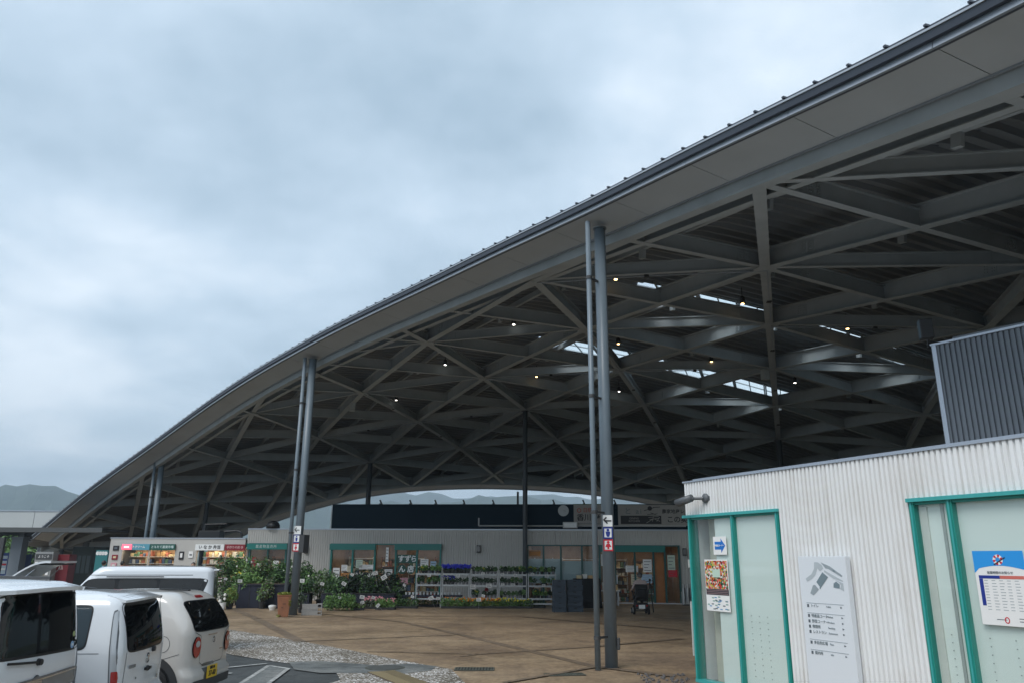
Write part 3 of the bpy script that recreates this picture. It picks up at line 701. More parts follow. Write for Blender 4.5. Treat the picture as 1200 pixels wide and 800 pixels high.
for a, b in ((-13.25, -12.4), (-12.3, -11.45)): MB().box(a, b, .0, .008, .05, 2.4).build('pane', FARGLASS, f3)
put_text('農産物直売所', .17, mat('pale_lettering', (.5, .62, .6), .5), f3, Matrix.Translation((-12.4, -.21, 2.56)) @ FACE_Y, spacing=1.2)
# interiors: warm lit rooms with stocked shelves
WOOD = mat('wood_orange', (.42, .17, .05), .5, noise=(3, (.30, .11, .03), .25))
TAN = mat('interior_tan', (.40, .27, .16), .7, noise=(2, (.25, .15, .08), .2))
GOODS = [mat('goods_a', (.6, .5, .3), .6), mat('goods_b', (.40, .14, .09), .6), mat('goods_c', (.62, .62, .58), .6), mat('goods_d', (.1, .2, .12), .6), mat('goods_e', (.52, .34, .16), .6), mat('goods_f', (.08, .12, .2), .6)]
LEDP = mat('ceiling_light_panel', (1, 1, 1), .5, emit=((1, .82, .6), 9))
def interior(x0, x1, y1=3.0, lights=True, zc=2.75, seed=1):
    R_ = random.Random(seed)
    m = MB().box(x0, x1, .25, y1, zc, zc+.05).box(x0, x1, y1, y1+.05, 0, zc).box(x0-.05, x0, .25, y1, 0, zc).box(x1, x1+.05, .25, y1, 0, zc); m.build('room_lining', TAN, shop)
    MB().box(x0, x1, .25, y1, .0, .01).build('room_floor', mat('room_floor', (.3, .26, .2), .4), shop)
    if lights:
        n = max(1, int((x1-x0)/2.0))
        for k in range(n):
            x = x0+(x1-x0)*(k+.5)/n; MB().box(x-.45, x+.45, 1.2, 1.34, zc-.04, zc-.002).build('ceiling_light', LEDP, shop)
    for (yy, hh) in ((y1-.5, 2.1), (1.2, 1.35)):
        x = x0+.2
        while x < x1-.7:
            wd = R_.uniform(.8, 1.3); wd = min(wd, x1-x-.05)
            sh = MB(); 
            for z in [0, .4, .8, 1.2, 1.6, 2.0]:
                if z < hh: sh.box(x, x+wd, yy, yy+.35, z, z+.03)
            sh.box(x-.02, x, yy, yy+.35, 0, hh).box(x+wd, x+wd+.02, yy, yy+.35, 0, hh); s_ = sh.build('shop_shelf', WOOD if R_.random() < .5 else WHITEP, shop)
            gds = MB()
            for z in [0, .4, .8, 1.2, 1.6]:
                if z+.3 > hh: continue
                xx = x+.03
                while xx < x+wd-.12:
                    gw = R_.uniform(.07, .2); gds.box(xx, xx+gw, yy+.02, yy+.25, z+.032, z+.03+R_.uniform(.12, .3), R_.randrange(6)); xx += gw+R_.uniform(.01, .05)
            g_ = gds.build('shelf_goods', GOODS, s_); g_['kind'] = 'stuff'
            x += wd+R_.uniform(.15, .6)
interior(-9.05, -3.5, seed=2); interior(.85, 4.4, seed=3); interior(4.5, 8.15, seed=5); interior(-13.3, -11.4, seed=9)
# notices and posters in the windows (flat print)
def sheetlet(root, x, z, wd, h, m, y=-.012, lines=4, ink=INKG, name='notice', head=None, tilt=0):
    M0 = Matrix.Translation((x, y, z)) @ Matrix.Rotation(tilt, 4, 'Y')
    o = MB().box(-wd/2, wd/2, -.002, .002, -h/2, h/2).build(name, m, root); o.data.transform(M0)
    q = MB()
    for k in range(lines):
        zz_ = h*.32-h*.68*k/max(1, lines-1); q.box(-wd*.38, wd*(.38-.16*((k*7) % 3)), -.0035, -.0025, zz_-h*.022, zz_+h*.022)
    if lines: p = q.build('printed_lines', ink, o); p.data.transform(M0)
    if head: p = MB().box(-wd*.46, wd*.46, -.0045, -.0036, h*.30, h*.47).build('printed_header', head, o); p.data.transform(M0)
    return o
GREENB = mat('notice_green', (.02, .09, .07), .5)
for ch, x, z in (('す', -5.48, 1.99), ('ず', -5.14, 1.99), ('ら', -4.84, 1.99), ('ん', -5.42, 1.5), ('店', -4.98, 1.5)):
    if z < 1.9: MB().lathe([(.22, -.002), (.22, .002)], n=20).build('notice_disc', GREENB, f1).data.transform(Matrix.Translation((x, -.012, z)) @ FACE_Y)
    put_text(ch, .34, WHITEP, f1, Matrix.Translation((x, -.018, z)) @ FACE_Y, bold=.012)
MB().box(-5.7, -4.7, -.014, -.010, 1.80, 2.2).build('notice', GREENB, f1)
for a in ((-8.75, 1.2, .34, .7, PAPER), (-8.35, 1.55, .3, .3, PAPER), (-8.05, 1.5, .3, .3, mat('notice_cream', (.62, .55, .4), .6)), (-8.3, 1.05, .4, .5, mat('notice_orange', (.5, .22, .06), .6)), (-7.6, 1.75, .34, .4, mat('notice_pale_green', (.5, .6, .5), .6)), (-7.2, 1.6, .8, .22, PAPER), (-7.3, 1.2, .9, .24, PAPER), (-6.2, 2.2, .14, .7, PAPER), (-6.1, 1.35, .4, .3, PAPER), (-4.3, 1.8, .4, .4, PAPER), (-3.85, 1.6, .3, .6, mat('notice_pale_blue', (.4, .55, .7), .6)), (-5.3, .95, .4, .3, mat('notice_pink', (.6, .3, .35), .6))):
    sheetlet(f1, *a[:4], a[4], y=-.0 if -6.77 < a[0] < -5.8 else -.012)
for a in ((4.7, 2.0, .55, .55, PAPER), (5.0, 2.05, .25, .5, mat('notice_orange', (.5, .22, .06), .6)), (4.75, 1.25, .5, .6, mat('notice_pale_green', (.5, .6, .5), .6)), (5.9, 1.6, .6, .3, PAPER), (6.65, 1.75, .42, .6, PAPER), (6.6, 1.15, .5, .4, mat('notice_pale_blue', (.4, .55, .7), .6)), (6.1, 1.1, .5, .5, mat('notice_cream', (.62, .55, .4), .6)), (7.8, 1.9, .36, .7, mat('notice_pale_green', (.5, .6, .5), .6)), (7.85, 1.4, .42, .34, REDP)):
    sheetlet(f2, *a[:4], a[4])
sheetlet(f2, 1.2, 2.3, .55, .28, mat('notice_orange', (.5, .22, .06), .6), lines=2)
for a in ((-13.05, 1.75, .2, .6, REDD), (-12.75, 1.5, .22, .5, PAPER), (-11.9, 1.7, .3, .35, PAPER)): sheetlet(f3, *a[:4], a[4])
# wooden sliding door leaf with the orange light put into its colour
MB().box(7.0, 7.45, .05, .09, .05, 2.36).box(7.0, 7.45, .02, .049, 1.1, 1.2).build('door_leaf', WOOD, f2)
# wall lamps
for x, z in ((-10.35, 2.42), (-1.6, 2.5), (8.45, 2.4)):
    t = thing('wall_light', (*(Matrix.Translation((FX, FY, 0)) @ Matrix.Rotation(FR, 4, 'Z') @ Vector((x, -.0, z)))[:2], z), FR, {-10.35: 'small grey box light on the wall left of the wide shop window', -1.6: 'small dark box light on the grey wall above the blue flowers', 8.45: 'small grey box light on the wall right of the shop entrance'}[x], 'wall light', 'box lights on the shop wall')
    MB().box(-.09, .09, -.14, -.015, -.18, .18).build('housing', DARKG, t, bevel=.01); MB().box(-.07, .07, -.147, -.141, -.12, .12).build('lens', mat('lens_grey', (.2, .2, .2), .2), t)
def shopthing(name, x, z, label, cat, group=None, y=0):
    q = Matrix.Translation((FX, FY, 0)) @ Matrix.Rotation(FR, 4, 'Z') @ Vector((x, y, z)); return thing(name, q, FR, label, cat, group)
# signs on the parapet
SIGNG = mat('sign_board_grey', (.30, .29, .27), .5, noise=(3, (.26, .25, .23), .3))
s = shopthing('shop_sign', 3.85, 4.15, 'smaller grey sign board with orange and black writing left of the column', 'sign', y=.05)
MB().box(-.72, .72, -.04, .05, -.5, .5).build('board', SIGNG, s); MB().box(-.74, .74, -.03, .055, .502, .54).build('top_edge', mat('moss_green', (.06, .12, .05), .7), s)
put_text('日曜市', .24, mat('sign_rust', (.35, .07, .04), .6), s, Matrix.Translation((.1, -.045, .22)) @ FACE_Y, bold=.004)
m = MB(); m.lathe([(.11, -.002), (.11, .002)], n=18); o = m.build('emblem_ring', mat('sign_rust', (.35, .07, .04), .6), s); o.data.transform(Matrix.Translation((-.45, -.044, .22)) @ FACE_Y)
m = MB(); m.lathe([(.07, -.002), (.07, .002)], n=18); o = m.build('emblem_core', SIGNG, o); o.data.transform(Matrix.Translation((-.45, -.049, .22)) @ FACE_Y)
put_text('香川 産', .36, INK, s, Matrix.Translation((.02, -.045, -.14)) @ FACE_Y, bold=.006)
MB().box(-.6, .55, -.046, -.042, -.42, -.40).build('rule', INKG, s)
s = shopthing('shop_sign', 7.3, 4.14, 'large grey restaurant sign board with a black strip, right of the tall column', 'sign', y=.05)
MB().box(-1.98, 1.9, -.04, .05, -.5, .5).build('board', SIGNG, s)
MB().box(-1.86, .12, -.046, -.041, -.42, -.02).build('black_strip', INK, s)
put_text('と ai', .36, INKG, s, Matrix.Translation((-1.25, -.047, .18)) @ FACE_Y, spacing=1.3)
put_text('DINING\nKITCHEN', .13, SIGNG, s, Matrix.Translation((-1.2, -.052, -.22)) @ FACE_Y)
put_text('農家地産レストラン', .22, INK, s, Matrix.Translation((1.15, -.047, .17)) @ FACE_Y, bold=.004)
put_text('この奥→', .34, INK, s, Matrix.Translation((1.05, -.047, -.22)) @ FACE_Y, bold=.006)
m = MB(); m.lathe([(.11, -.002), (.11, .002)], n=18); o = m.build('logo_dot', INK, s); o.data.transform(Matrix.Translation((-.42, -.048, .33)) @ FACE_Y)
m = MB()
for a, b, th_ in (((-.7, .2), (-.2, .36), .03), ((-.25, .36), (.08, .38), .03), ((-.4, .1), (-.15, .02), .03), ((-.55, .02), (-.05, .06), .025)):
    m.bar((a[0], -.05, a[1]), (b[0], -.05, b[1]), .004, th_)
m.build('logo_strokes', INK, s)
m = MB()
for a, b in (((-.5, -.12), (.0, -.06)), ((-.45, -.22), (.05, -.14)), ((-.25, -.05), (-.3, -.3)), ((-.3, -.2), (-.6, -.38)), ((-.2, -.2), (.05, -.3)), ((.05, -.1), (-.1, -.3))): m.bar((a[0], -.052, a[1]), (b[0], -.052, b[1]), .004, .025)
m.build('logo_strokes', SIGNG, s)
s = shopthing('wall_clock', 2.62, 4.36, 'round white clock on the dark parapet', 'clock', y=.05)
m = MB().lathe([(.27, -.02), (.27, .03)], n=28); o = m.build('dial', mat('dial_pale', (.42, .45, .46), .5), s); o.data.transform(FACE_Y)
MB().bar((0, -.035, 0), (.0, -.035, .17), .006, .014).bar((0, -.035, 0), (.12, -.035, -.04), .006, .014).build('hands', INKG, s)
s = shopthing('flood_light', 2.95, 3.66, 'pale box floodlight under the clock', 'light', y=-.02)
MB().box(-.36, .36, -.2, .0, -.16, .14).build('housing', mat('pale_metal', (.48, .5, .5), .4), s, bevel=.02); MB().box(-.3, .3, -.206, -.201, -.1, .08).build('lens', mat('lens_white', (.7, .72, .72), .2), s)
s = shopthing('vent_hood', -12.25, 3.46, 'black rounded vent hood on top of the shop wall', 'vent', y=.1)
MB().lathe([(.34, 0), (.34, .16), (.26, .3), (.1, .38)], n=16).build('hood', BLACKP, s, smooth=True)

# small shops at the left: lower wing
wing = shopthing('shop_wing', -17.2, 0, 'lower grey wing with small food shops under coloured sign strips at the left', 'building', y=-.1)
WX = lambda px: loc(px, 640)[0]+17.2
XW0, XW1 = -3.55, 3.65
ops = [(-2.85, -1.45, .9, 2.38), (-1.40, -.02, .9, 2.36), (1.12, 2.62, .9, 2.36), (2.66, 3.64, .9, 2.36)]
wall_with_openings(wing, XW0, XW1, 0, 2.93, ops, 0, .15, GREYW)
MB().box(XW0, XW1, .151, 5, 2.8, 2.9).build('flat_roof', BANDM, wing); MB().box(XW0-.03, XW1, -.03, .16, 2.932, 2.98).build('coping', COPING, wing)
MB().box(XW0, XW0+.12, .151, 5, 0, 2.79).build('side_wall', GREYW, wing)
for k, o_ in enumerate(ops):
    m = MB(); m.box(o_[0], o_[1], 1.2, 1.25, 0, 2.7, 0); o2_ = m.build('room_back', TAN, wing)
    MB().box(o_[0], o_[1], .16, 1.19, 2.5, 2.54).build('room_ceiling', WHITEP, wing)
    MB().box(o_[0]+.2, o_[1]-.2, .5, .6, 2.44, 2.498).build('ceiling_light', LEDP, wing)
    gm = MB()
    for z in (1.0, 1.35, 1.7, 2.05):
        xx = o_[0]+.05
        while xx < o_[1]-.2:
            gw = RND.uniform(.08, .2); gm.box(xx, xx+gw, .7, .95, z, z+RND.uniform(.1, .28), RND.randrange(6)); xx += gw+.03
        gm.box(o_[0], o_[1], .68, 1.0, z-.03, z-.002, 2)
    gm.build('shelf_goods', GOODS, wing)['kind'] = 'stuff'
    MB().box(o_[0], o_[1], -.25, .1, .86, .9).build('counter', WHITEP, wing)
GREENS = mat('sign_dark_green', (.01, .09, .07), .5); BLUES = mat('sign_light_blue', (.10, .32, .42), .5)
def strip_sign(x0, x1, m, label, txt, tm, size=.17):
    s = shopthing('sign_strip', -17.2+(x0+x1)/2, 2.5, label, 'sign', y=-.16)
    h = (x1-x0)/2; MB().box(-h, h, -.05, .02, -.14, .16).build('board', m, s)
    put_text(txt, size, tm, s, Matrix.Translation((0, -.056, .01)) @ FACE_Y, bold=.004)
    return s
strip_sign(-2.88, -1.36, BLUES, 'light blue sign strip with a glowing pink end over the first food shop', '  ソフトクリーム', WHITEP, .14)
PINK = mat('lit_pink_sign', (1, .1, .12), .5, emit=((1, .06, .10), 1.6))
s = shopthing('lit_sign', -17.2-2.55, 2.5, 'glowing pink red sign at the left end of the light blue strip', 'sign', y=-.225)
MB().box(-.27, .25, -.03, .005, -.12, .14).build('light_box', PINK, s, bevel=.02); MB().box(-.15, .12, -.035, -.031, -.03, .05).build('lettering_block', mat('pink_pale', (1, .5, .5), .5, emit=((1, .4, .4), 1.5)), s)
strip_sign(-1.34, .0, GREENS, 'dark green sign strip with white writing behind the far column', 'とれたて直売市場', mat('pale_lettering', (.5, .62, .6), .5), .15)
strip_sign(1.08, 2.60, WHITEP, 'white sign strip with black brush writing', 'い な か 弁当', INK, .2)
strip_sign(2.64, 3.70, REDD, 'dark red sign strip between the white and the teal ones', '手作りの店 ◎', mat('pale_pink_lettering', (.6, .35, .35), .5), .14)
s = shopthing('black_notice', -17.2+.35, 2.1, 'small black upright notice right of the green sign', 'notice', y=-.12); MB().box(-.12, .12, -.02, .02, -.2, .2).build('board', INK, s); MB().box(-.06, .06, -.025, -.021, -.1, .12).build('print', PAPER, s)
s = shopthing('white_notice', -17.2+.85, 2.15, 'small white notice left of the white sign strip', 'notice', y=-.12); MB().box(-.12, .12, -.02, .02, -.16, .16).build('board', PAPER, s); MB().box(-.07, .07, -.025, -.021, -.05, .02).build('print', INKG, s)
for k, z in enumerate((2.45, 2.0, 1.6)):
    s = shopthing('menu_picture', -17.2-3.2, z, ['black tilted leaf shaped plaque at the end of the food shops', 'small dark food picture, upper one on the wing end wall', 'small pink food picture, lower one on the wing end wall'][k], 'plaque', y=-.12)
    MB().box(-.15, .15, -.02, .02, -.12, .12).build('board', [INK, REDD, mat('notice_pink', (.6, .3, .35), .6)][k], s)
    MB().box(-.08, .08, -.026, -.021, -.05, .05).build('picture', [INKG, GOODS[0], GOODS[2]][k], s)
s = shopthing('roof_machinery', -16.0, 2.98, 'black air handling unit with pipes on the wing roof', 'machine', y=2.0)
MB().box(-1.0, .2, -.3, .3, 0, .42).build('unit', BLACKP, s, bevel=.02); MB().tube([(.3, 0, .38), (1.0, 0, .42), (1.25, 0, .36), (1.3, 0, .05)], .06, 8).build('pipe', DARKG, s); MB().tube([(-.8, 0, .4), (-.8, 0, .75), (.4, 0, .78)], .05, 8).build('pipe', BLACKP, s)
# ================================================================== WHITE KIOSK AT THE RIGHT
KO = (3.212, 14.374, 0); KR = atan2(-.90529, .42478); KM = Matrix.Translation(KO) @ Matrix.Rotation(KR, 4, 'Z')
kiosk = thing('white_kiosk', KO, KR, 'white corrugated metal building with teal framed windows at the right', 'building')
def corr(parent, x0, x1, z0, z1, m, y=0, pitch=.0775, dep=.034, name='corrugated_cladding', axis='x'):
    mb = MB(); x = x0; n = 0
    pr = [(0, 0), (.28, 0), (.36, -dep), (.92, -dep)]
    pts = []
    while x < x1-.001:
        for a, d in pr:
            if x+a*pitch < x1: pts.append((x+a*pitch, y+d))
        x += pitch
    pts.append((x1, y))
    f = (lambda a, b, c: (a, b, c)) if axis == 'x' else (lambda a, b, c: (-b+2*y if False else y+(b-y), a, c))
    if axis == 'y': f = lambda a, b, c: (b, a, c)
    vs = [f(a, b, z0) for a, b in pts]+[f(a, b, z1) for a, b in pts]; k = len(pts)
    mb.add(vs, [(i, i+1, k+i+1, k+i) if axis == 'x' else (i+1, i, k+i, k+i+1) for i in range(k-1)])
    return mb.build(name, m, parent)
KX = 9.5
for a, b, z0, z1 in ((0, 2.325, 2.79, 3.372), (2.325, 4.65, 0, 3.372), (4.65, 7.285, 2.79, 3.372), (7.285, KX, 0, 3.372)): corr(kiosk, a, b, z0, z1, WHITEC)
for a, b, z0, z1 in ((0.005, KX, 2.79, 3.36), (2.36, 4.66, 0, 2.78), (7.3, KX, 0, 2.78)): MB().box(a, b, .012, .14, z0, z1).build('wall_core', WHITEP, kiosk)
MB().box(0, .14, .145, 4.5, 0, 3.36).build('end_wall', WHITEP, kiosk); corr(kiosk, .15, 4.5, 0, 3.36, WHITEC, y=-.002, axis='y')
MB().box(-.01, KX, -.05, .2, 3.374, 3.40).build('coping', COPING, kiosk)
MB().box(.25, KX, -.01, .12, 3.402, 3.425).build('coping_ridge', COPING, kiosk)
MB().box(0, KX, .2, 4.5, 3.2, 3.3).build('flat_roof', WHITEP, kiosk)
MB().box(.14, KX, 4.3, 4.5, 0, 3.19).build('rear_wall', WHITEP, kiosk); MB().box(.14, KX, .15, 4.3, .0, .02).build('floor', mat('kiosk_floor', (.15, .15, .15), .5), kiosk)
PT = mat('kiosk_teal', (.012, .24, .20), .35); PTL = mat('kiosk_teal_light', (.05, .36, .35), .3)
FROST = mat('frosted_blind', (.78, .85, .82), .45, noise=(.7, (.71, .79, .76), .3))
def kwindow(x0, x1, mull, label, z0=.05, z1=2.74, hood=(0, 0)):
    w = shop_k('kiosk_window', x0, 0, label, 'window')
    L_ = x1-x0
    for x in (0, L_): MB().box(x-.035, x+.035, -.05, .12, z0, z1).build('side_post', PT, w); MB().box(x-.012, x+.012, -.062, -.051, z0, z1).build('post_cap', PTL, w)
    for x in mull: MB().box(x-x0-.04, x-x0+.04, -.045, .1, z0, z1-.002).build('mullion', PT, w); MB().box(x-x0-.012, x-x0+.012, -.056, -.046, z0, z1).build('post_cap', PTL, w)
    MB().box(-.05-hood[0], L_+.05+hood[1], -.085, .0, z1, z1+.05).build('hood', PTL, w, bevel=.004); MB().box(-.04, L_+.04, -.03, .12, z1-.035, z1-.001).build('head', PT, w)
    MB().box(-.04, L_+.04, -.06, .12, z0-.05, z0).build('sill', PTL, w)
    xs = [0]+[x-x0 for x in mull]+[L_]
    for a, b in zip(xs[:-1], xs[1:]): MB().box(a+.03, b-.03, .0, .008, z0, z1-.03).build('pane', SHOPGLASS, w)
    return w
def shop_k(name, x, z, label, cat, group=None, y=0): return thing(name, KM @ Vector((x, y, z)), KR, label, cat, group)
kw1 = kwindow(.12, 2.30, [1.26], 'two pane teal framed window with an arrow sheet and a colourful poster, at the kiosk corner', hood=(.10, 0))
kw2 = kwindow(4.70, 7.25, [5.22], 'teal framed window with pale blinds and a blue topped notice, at the right edge')
# behind the glass
MB().box(.30, .52, .25, .45, .02, 2.9).build('inner_pillar', mat('cream_paint', (.55, .53, .45), .6), kiosk)
MB().box(.74, 2.27, .02, .035, .06, 2.71).build('window_blind', FROST, kiosk)
MB().box(4.72, 7.24, .04, .055, .06, 2.71).build('window_blind', FROST, kiosk)
MB().box(5.05, 5.09, .02, .038, .06, 2.71).build('blind_edge', mat('blind_edge', (.33, .37, .36), .5), kiosk)
MB().box(4.76, 4.86, .02, .038, .06, 2.68).build('blind_edge', mat('blind_light', (.62, .64, .6), .5), kiosk)
for x0_, x1_, xr_ in ((1.5, 1.9, (1.5, 1.68, 1.86)), (4.95, 7.1, (4.97, 5.45, 5.75, 6.1, 6.5))):
    m = MB()
    for x in xr_:
        for k in range(11): m.box(x-.006, x+.006, .012, .0185, .25+k*.09, .262+k*.09)
    m.build('perforation_dots', mat('dot_grey', (.25, .3, .3), .6), kiosk)
MB().box(.55, .64, .6, .68, .02, 1.15).build('inner_post', DARKG, kiosk)
# arrow sheet
a_ = shop_k('arrow_sheet', .885, 2.25, 'white sheet with a blue arrow pointing right, taped in the kiosk window', 'notice', y=-.012)
MB().box(-.17, .17, -.003, .0, -.15, .15).build('sheet', PAPER, a_)
m = MB(); m.add([(-.13, -.005, -.065), (.03, -.005, -.065), (.03, -.005, -.12), (.14, -.005, 0), (.03, -.005, .12), (.03, -.005, .065), (-.13, -.005, .065)], [tuple(range(7))]); m.build('arrow', mat('arrow_blue', (.01, .16, .55), .5), a_)
put_text('特産品コーナー', .036, PAPER, a_, Matrix.Translation((-.01, -.007, 0)) @ FACE_Y, bold=.001)
# festival style poster: crowded red, orange and green print above a pale leaflet
def crowd_mat():
    m = bpy.data.materials.new('poster_print'); m.use_nodes = True; nt = m.node_tree; b = nt.nodes['Principled BSDF']; b.inputs['Roughness'].default_value = .4
    t = nt.nodes.new("ShaderNodeTexCoord"); v = nt.nodes.new("ShaderNodeTexVoronoi"); v.inputs['Scale'].default_value = 34; nt.links.new(t.outputs['Object'], v.inputs['Vector'])
    s = nt.nodes.new("ShaderNodeSeparateColor"); nt.links.new(v.outputs['Color'], s.inputs[0]); r = nt.nodes.new("ShaderNodeValToRGB"); r.color_ramp.interpolation = 'CONSTANT'; e = r.color_ramp.elements
    cols = [(0, (.02, .03, .02)), (.16, (.55, .03, .02)), (.36, (.65, .16, .02)), (.48, (.05, .2, .08)), (.6, (.7, .66, .6)), (.78, (.6, .3, .25)), (.9, (.5, .45, .05))]
    e[0].position, e[0].color = 0, (*cols[0][1], 1); e[1].position, e[1].color = cols[1][0], (*cols[1][1], 1)
    for p, c in cols[2:]: k = e.new(p); k.color = (*c, 1)
    nt.links.new(s.outputs[0], r.inputs[0]); nt.links.new(r.outputs[0], b.inputs['Base Color']); return m
po = shop_k('poster', .75, 1.6, 'colourful crowded red and green poster with a pale lower half, below the arrow sheet', 'poster', y=-.012)
MB().box(-.30, .30, -.003, .0, -.42, .42).build('sheet', PAPER, po)
MB().box(-.29, .28, -.005, -.0032, -.06, .40).build('crowded_print', crowd_mat(), po)
MB().box(-.29, .29, -.005, -.0032, -.16, -.062).build('dark_band', mat('print_dark', (.05, .04, .05), .5), po)
MB().box(-.10, .10, -.0065, -.0052, .13, .26).build('title_patch', mat('print_pale_green', (.5, .65, .55), .5), po)
m = MB()
for k in range(26): x = RND.uniform(-.25, .25); z = RND.uniform(-.39, -.19); m.box(x-.03, x+.03, -.0042, -.0034, z-.008, z+.01, RND.randrange(3))
m.build('small_print', [INKG, mat('print_blue', (.15, .3, .5), .5), mat('print_green', (.2, .35, .3), .5)], po)['kind'] = 'stuff'
for k in range(3): MB().box(-.27, .27, -.0062, -.0052, -.085-k*.028, -.08-k*.028).build('caption_line', mat('print_grey_red', (.4, .25, .25), .5), po)
# notice with blue top
po = shop_k('poster', 5.71, 1.72, 'white notice with blue top, ring emblem and timetable, in the right window', 'poster', y=-.012)
MB().box(-.30, .30, -.003, .0, -.41, .41).build('sheet', PAPER, po)
m = MB(); pts = [(-.30, .41), (.30, .41), (.30, .20)]+[(.30-.06*k, .20+.045*sin(pi*k/10)) for k in range(1, 10)]+[(-.30, .16)]
m.add([(x, -.0048, z) for x, z in pts], [tuple(range(len(pts)))[::-1]]); m.build('blue_top', mat('notice_bright_blue', (.02, .30, .75), .5), po)
m = MB()
for k in range(12):
    a = 2*pi*k/12; a2 = a+2*pi/12
    m.add([(.06*cos(a), -.0062, .31+.06*sin(a)), (.06*cos(a2), -.0062, .31+.06*sin(a2)), (.028*cos(a2), -.0062, .31+.028*sin(a2)), (.028*cos(a), -.0062, .31+.028*sin(a))], [(0, 1, 2, 3)], k % 2)
m.build('ring_emblem', [REDP, PAPER], po)
MB().bar((-.05, -.0065, .25), (.09, -.0065, .33), .002, .012).build('emblem_stroke', INK, po)
MB().box(-.26, -.01, -.0052, -.0034, .10, .135).build('blue_header', NAVY, po); MB().box(-.008, .27, -.0052, -.0034, .10, .135).build('red_header', mat('notice_salmon', (.6, .15, .12), .5), po); MB().box(-.26, -.215, -.0053, -.0034, -.20, .098).build('blue_column', NAVY, po)
put_text('営業時間のお知らせ', .034, INKG, po, Matrix.Translation((0, -.0045, .165)) @ FACE_Y)
m = MB()
for r_ in range(11):
    for c in range(5):
        x = -.18+c*.09; m.box(x-.024, x+.02+.008*((r_*c) % 3), -.0042, -.0034, .075-r_*.032, .083-r_*.032)
m.build('table_print', mat('print_light_grey', (.38, .42, .44), .6), po)
m = MB(); m.add([(.03*cos(a*pi/8), -.0045, -.35+.036*sin(a*pi/8)) for a in range(16)]+[(.018*cos(a*pi/8), -.0045, -.35+.024*sin(a*pi/8)) for a in range(16)], [(i, (i+1) % 16, 16+(i+1) % 16, 16+i) for i in range(16)]); m.build('red_ring_mark', REDP, po)
for x, z in ((.14, -.33), (.14, -.36), (-.12, -.35)): MB().box(x, x+.12, -.0042, -.0034, z, z+.008).build('footer_line', INKG, po)
# paper slip at the corner post and paper strip on the side glass
for (x, z, hh, lb) in ((-.03, 1.95, .14, 'small white slip stuck on the kiosk corner post'), (-.035, .85, .9, 'long white paper strip hanging on the kiosk corner')):
    q = shop_k('paper_slip', x, z, lb, 'paper', y=.06); MB().box(-.006, .0, -.05, .05, -hh/2, hh/2).build('slip', PAPER, q)
# information pylon
py = shop_k('information_pylon', 2.78, 0, 'tall white information slab with grey site map leaning by the kiosk wall', 'sign', y=-.16)
PYL = mat('pylon_white', (.70, .74, .78), .4); MAPG = mat('map_grey', (.30, .35, .38), .6); MAPD = mat('map_dark', (.17, .23, .26), .6); MAPL = mat('map_light', (.44, .49, .52), .6)
MB().box(0, .87, 0, .09, 0, 2.07).build('slab', PYL, py, bevel=.004)
def mp(q): return [((x-150)/10/63*1.0, -.003, 2.07-(y-110)/10/85) for x, y in q]
def mapshape(q, m_, name, dy=0):
    v = [(a, b-dy, c) for a, b, c in mp(q)]; mb_ = MB().add(v, [tuple(range(len(v)))]); mb_.build(name, m_, py)
mapshape([(345, 180), (385, 180), (430, 210), (445, 250), (405, 285), (375, 250), (345, 330), (300, 375), (240, 410), (225, 375), (300, 320), (335, 260)], MAPL, 'map_road')
mapshape([(430, 295), (490, 350), (400, 468), (388, 492), (378, 480), (385, 465), (350, 410)], MAPD, 'map_building', .001)
mapshape([(305, 450), (330, 445), (370, 495), (340, 530), (300, 568), (265, 545), (285, 500)], MAPG, 'map_area')
mapshape([(545, 420), (575, 398), (612, 430), (606, 476), (540, 466)], MAPD, 'map_building', .001)
mapshape([(556, 375), (650, 415), (652, 505), (610, 480), (625, 440), (600, 405)], MAPL, 'map_area')
mapshape([(420, 180), (520, 225), (652, 330), (640, 345), (500, 255), (470, 250)], MAPG, 'map_road')
mapshape([(455, 270), (500, 300), (650, 385), (650, 400), (540, 360), (450, 290)], MAPL, 'map_road')
mapshape([(555, 262), (575, 275), (568, 292), (550, 280)], MAPD, 'map_spot', .002); mapshape([(605, 295), (635, 310), (630, 330), (605, 315)], MAPG, 'map_spot', .002)
def row(ypx): return 2.07-((ypx-651)/85)
for yl in (705.8, 717.3, 747.5, 759.2): MB().box(.09, .76, -.003, -.0005, row(yl)-.003, row(yl)+.003).build('rule', MAPG, py)
for yy, t1, t2 in ((709, 'トイレ', 'Toilet'), (720.5, '特産品コーナー', 'Market'), (726.7, '野菜コーナー', 'Produce'), (732.8, '喫煙所', 'Smoking'), (738.8, 'レストラン', 'Restaurant'), (751, '多目的広場', 'Plaza'), (762.5, '案内所', 'Info')):
    z = row(yy); MB().box(.10, .135, -.004, -.0005, z-.02, z+.02).build('bullet', INKG, py)
    put_text(t1, .050, mat('print_soft_grey', (.20, .24, .26), .6), py, Matrix.Translation((.165, -.003, z)) @ FACE_Y, align='LEFT'); put_text(t2, .036, MAPG, py, Matrix.Translation((.45, -.003, z)) @ FACE_Y, align='LEFT')
    MB().add([(.70, -.003, z-.014), (.735, -.003, z), (.70, -.003, z+.014)], [(0, 1, 2)]).build('arrow_mark', INKG, py)
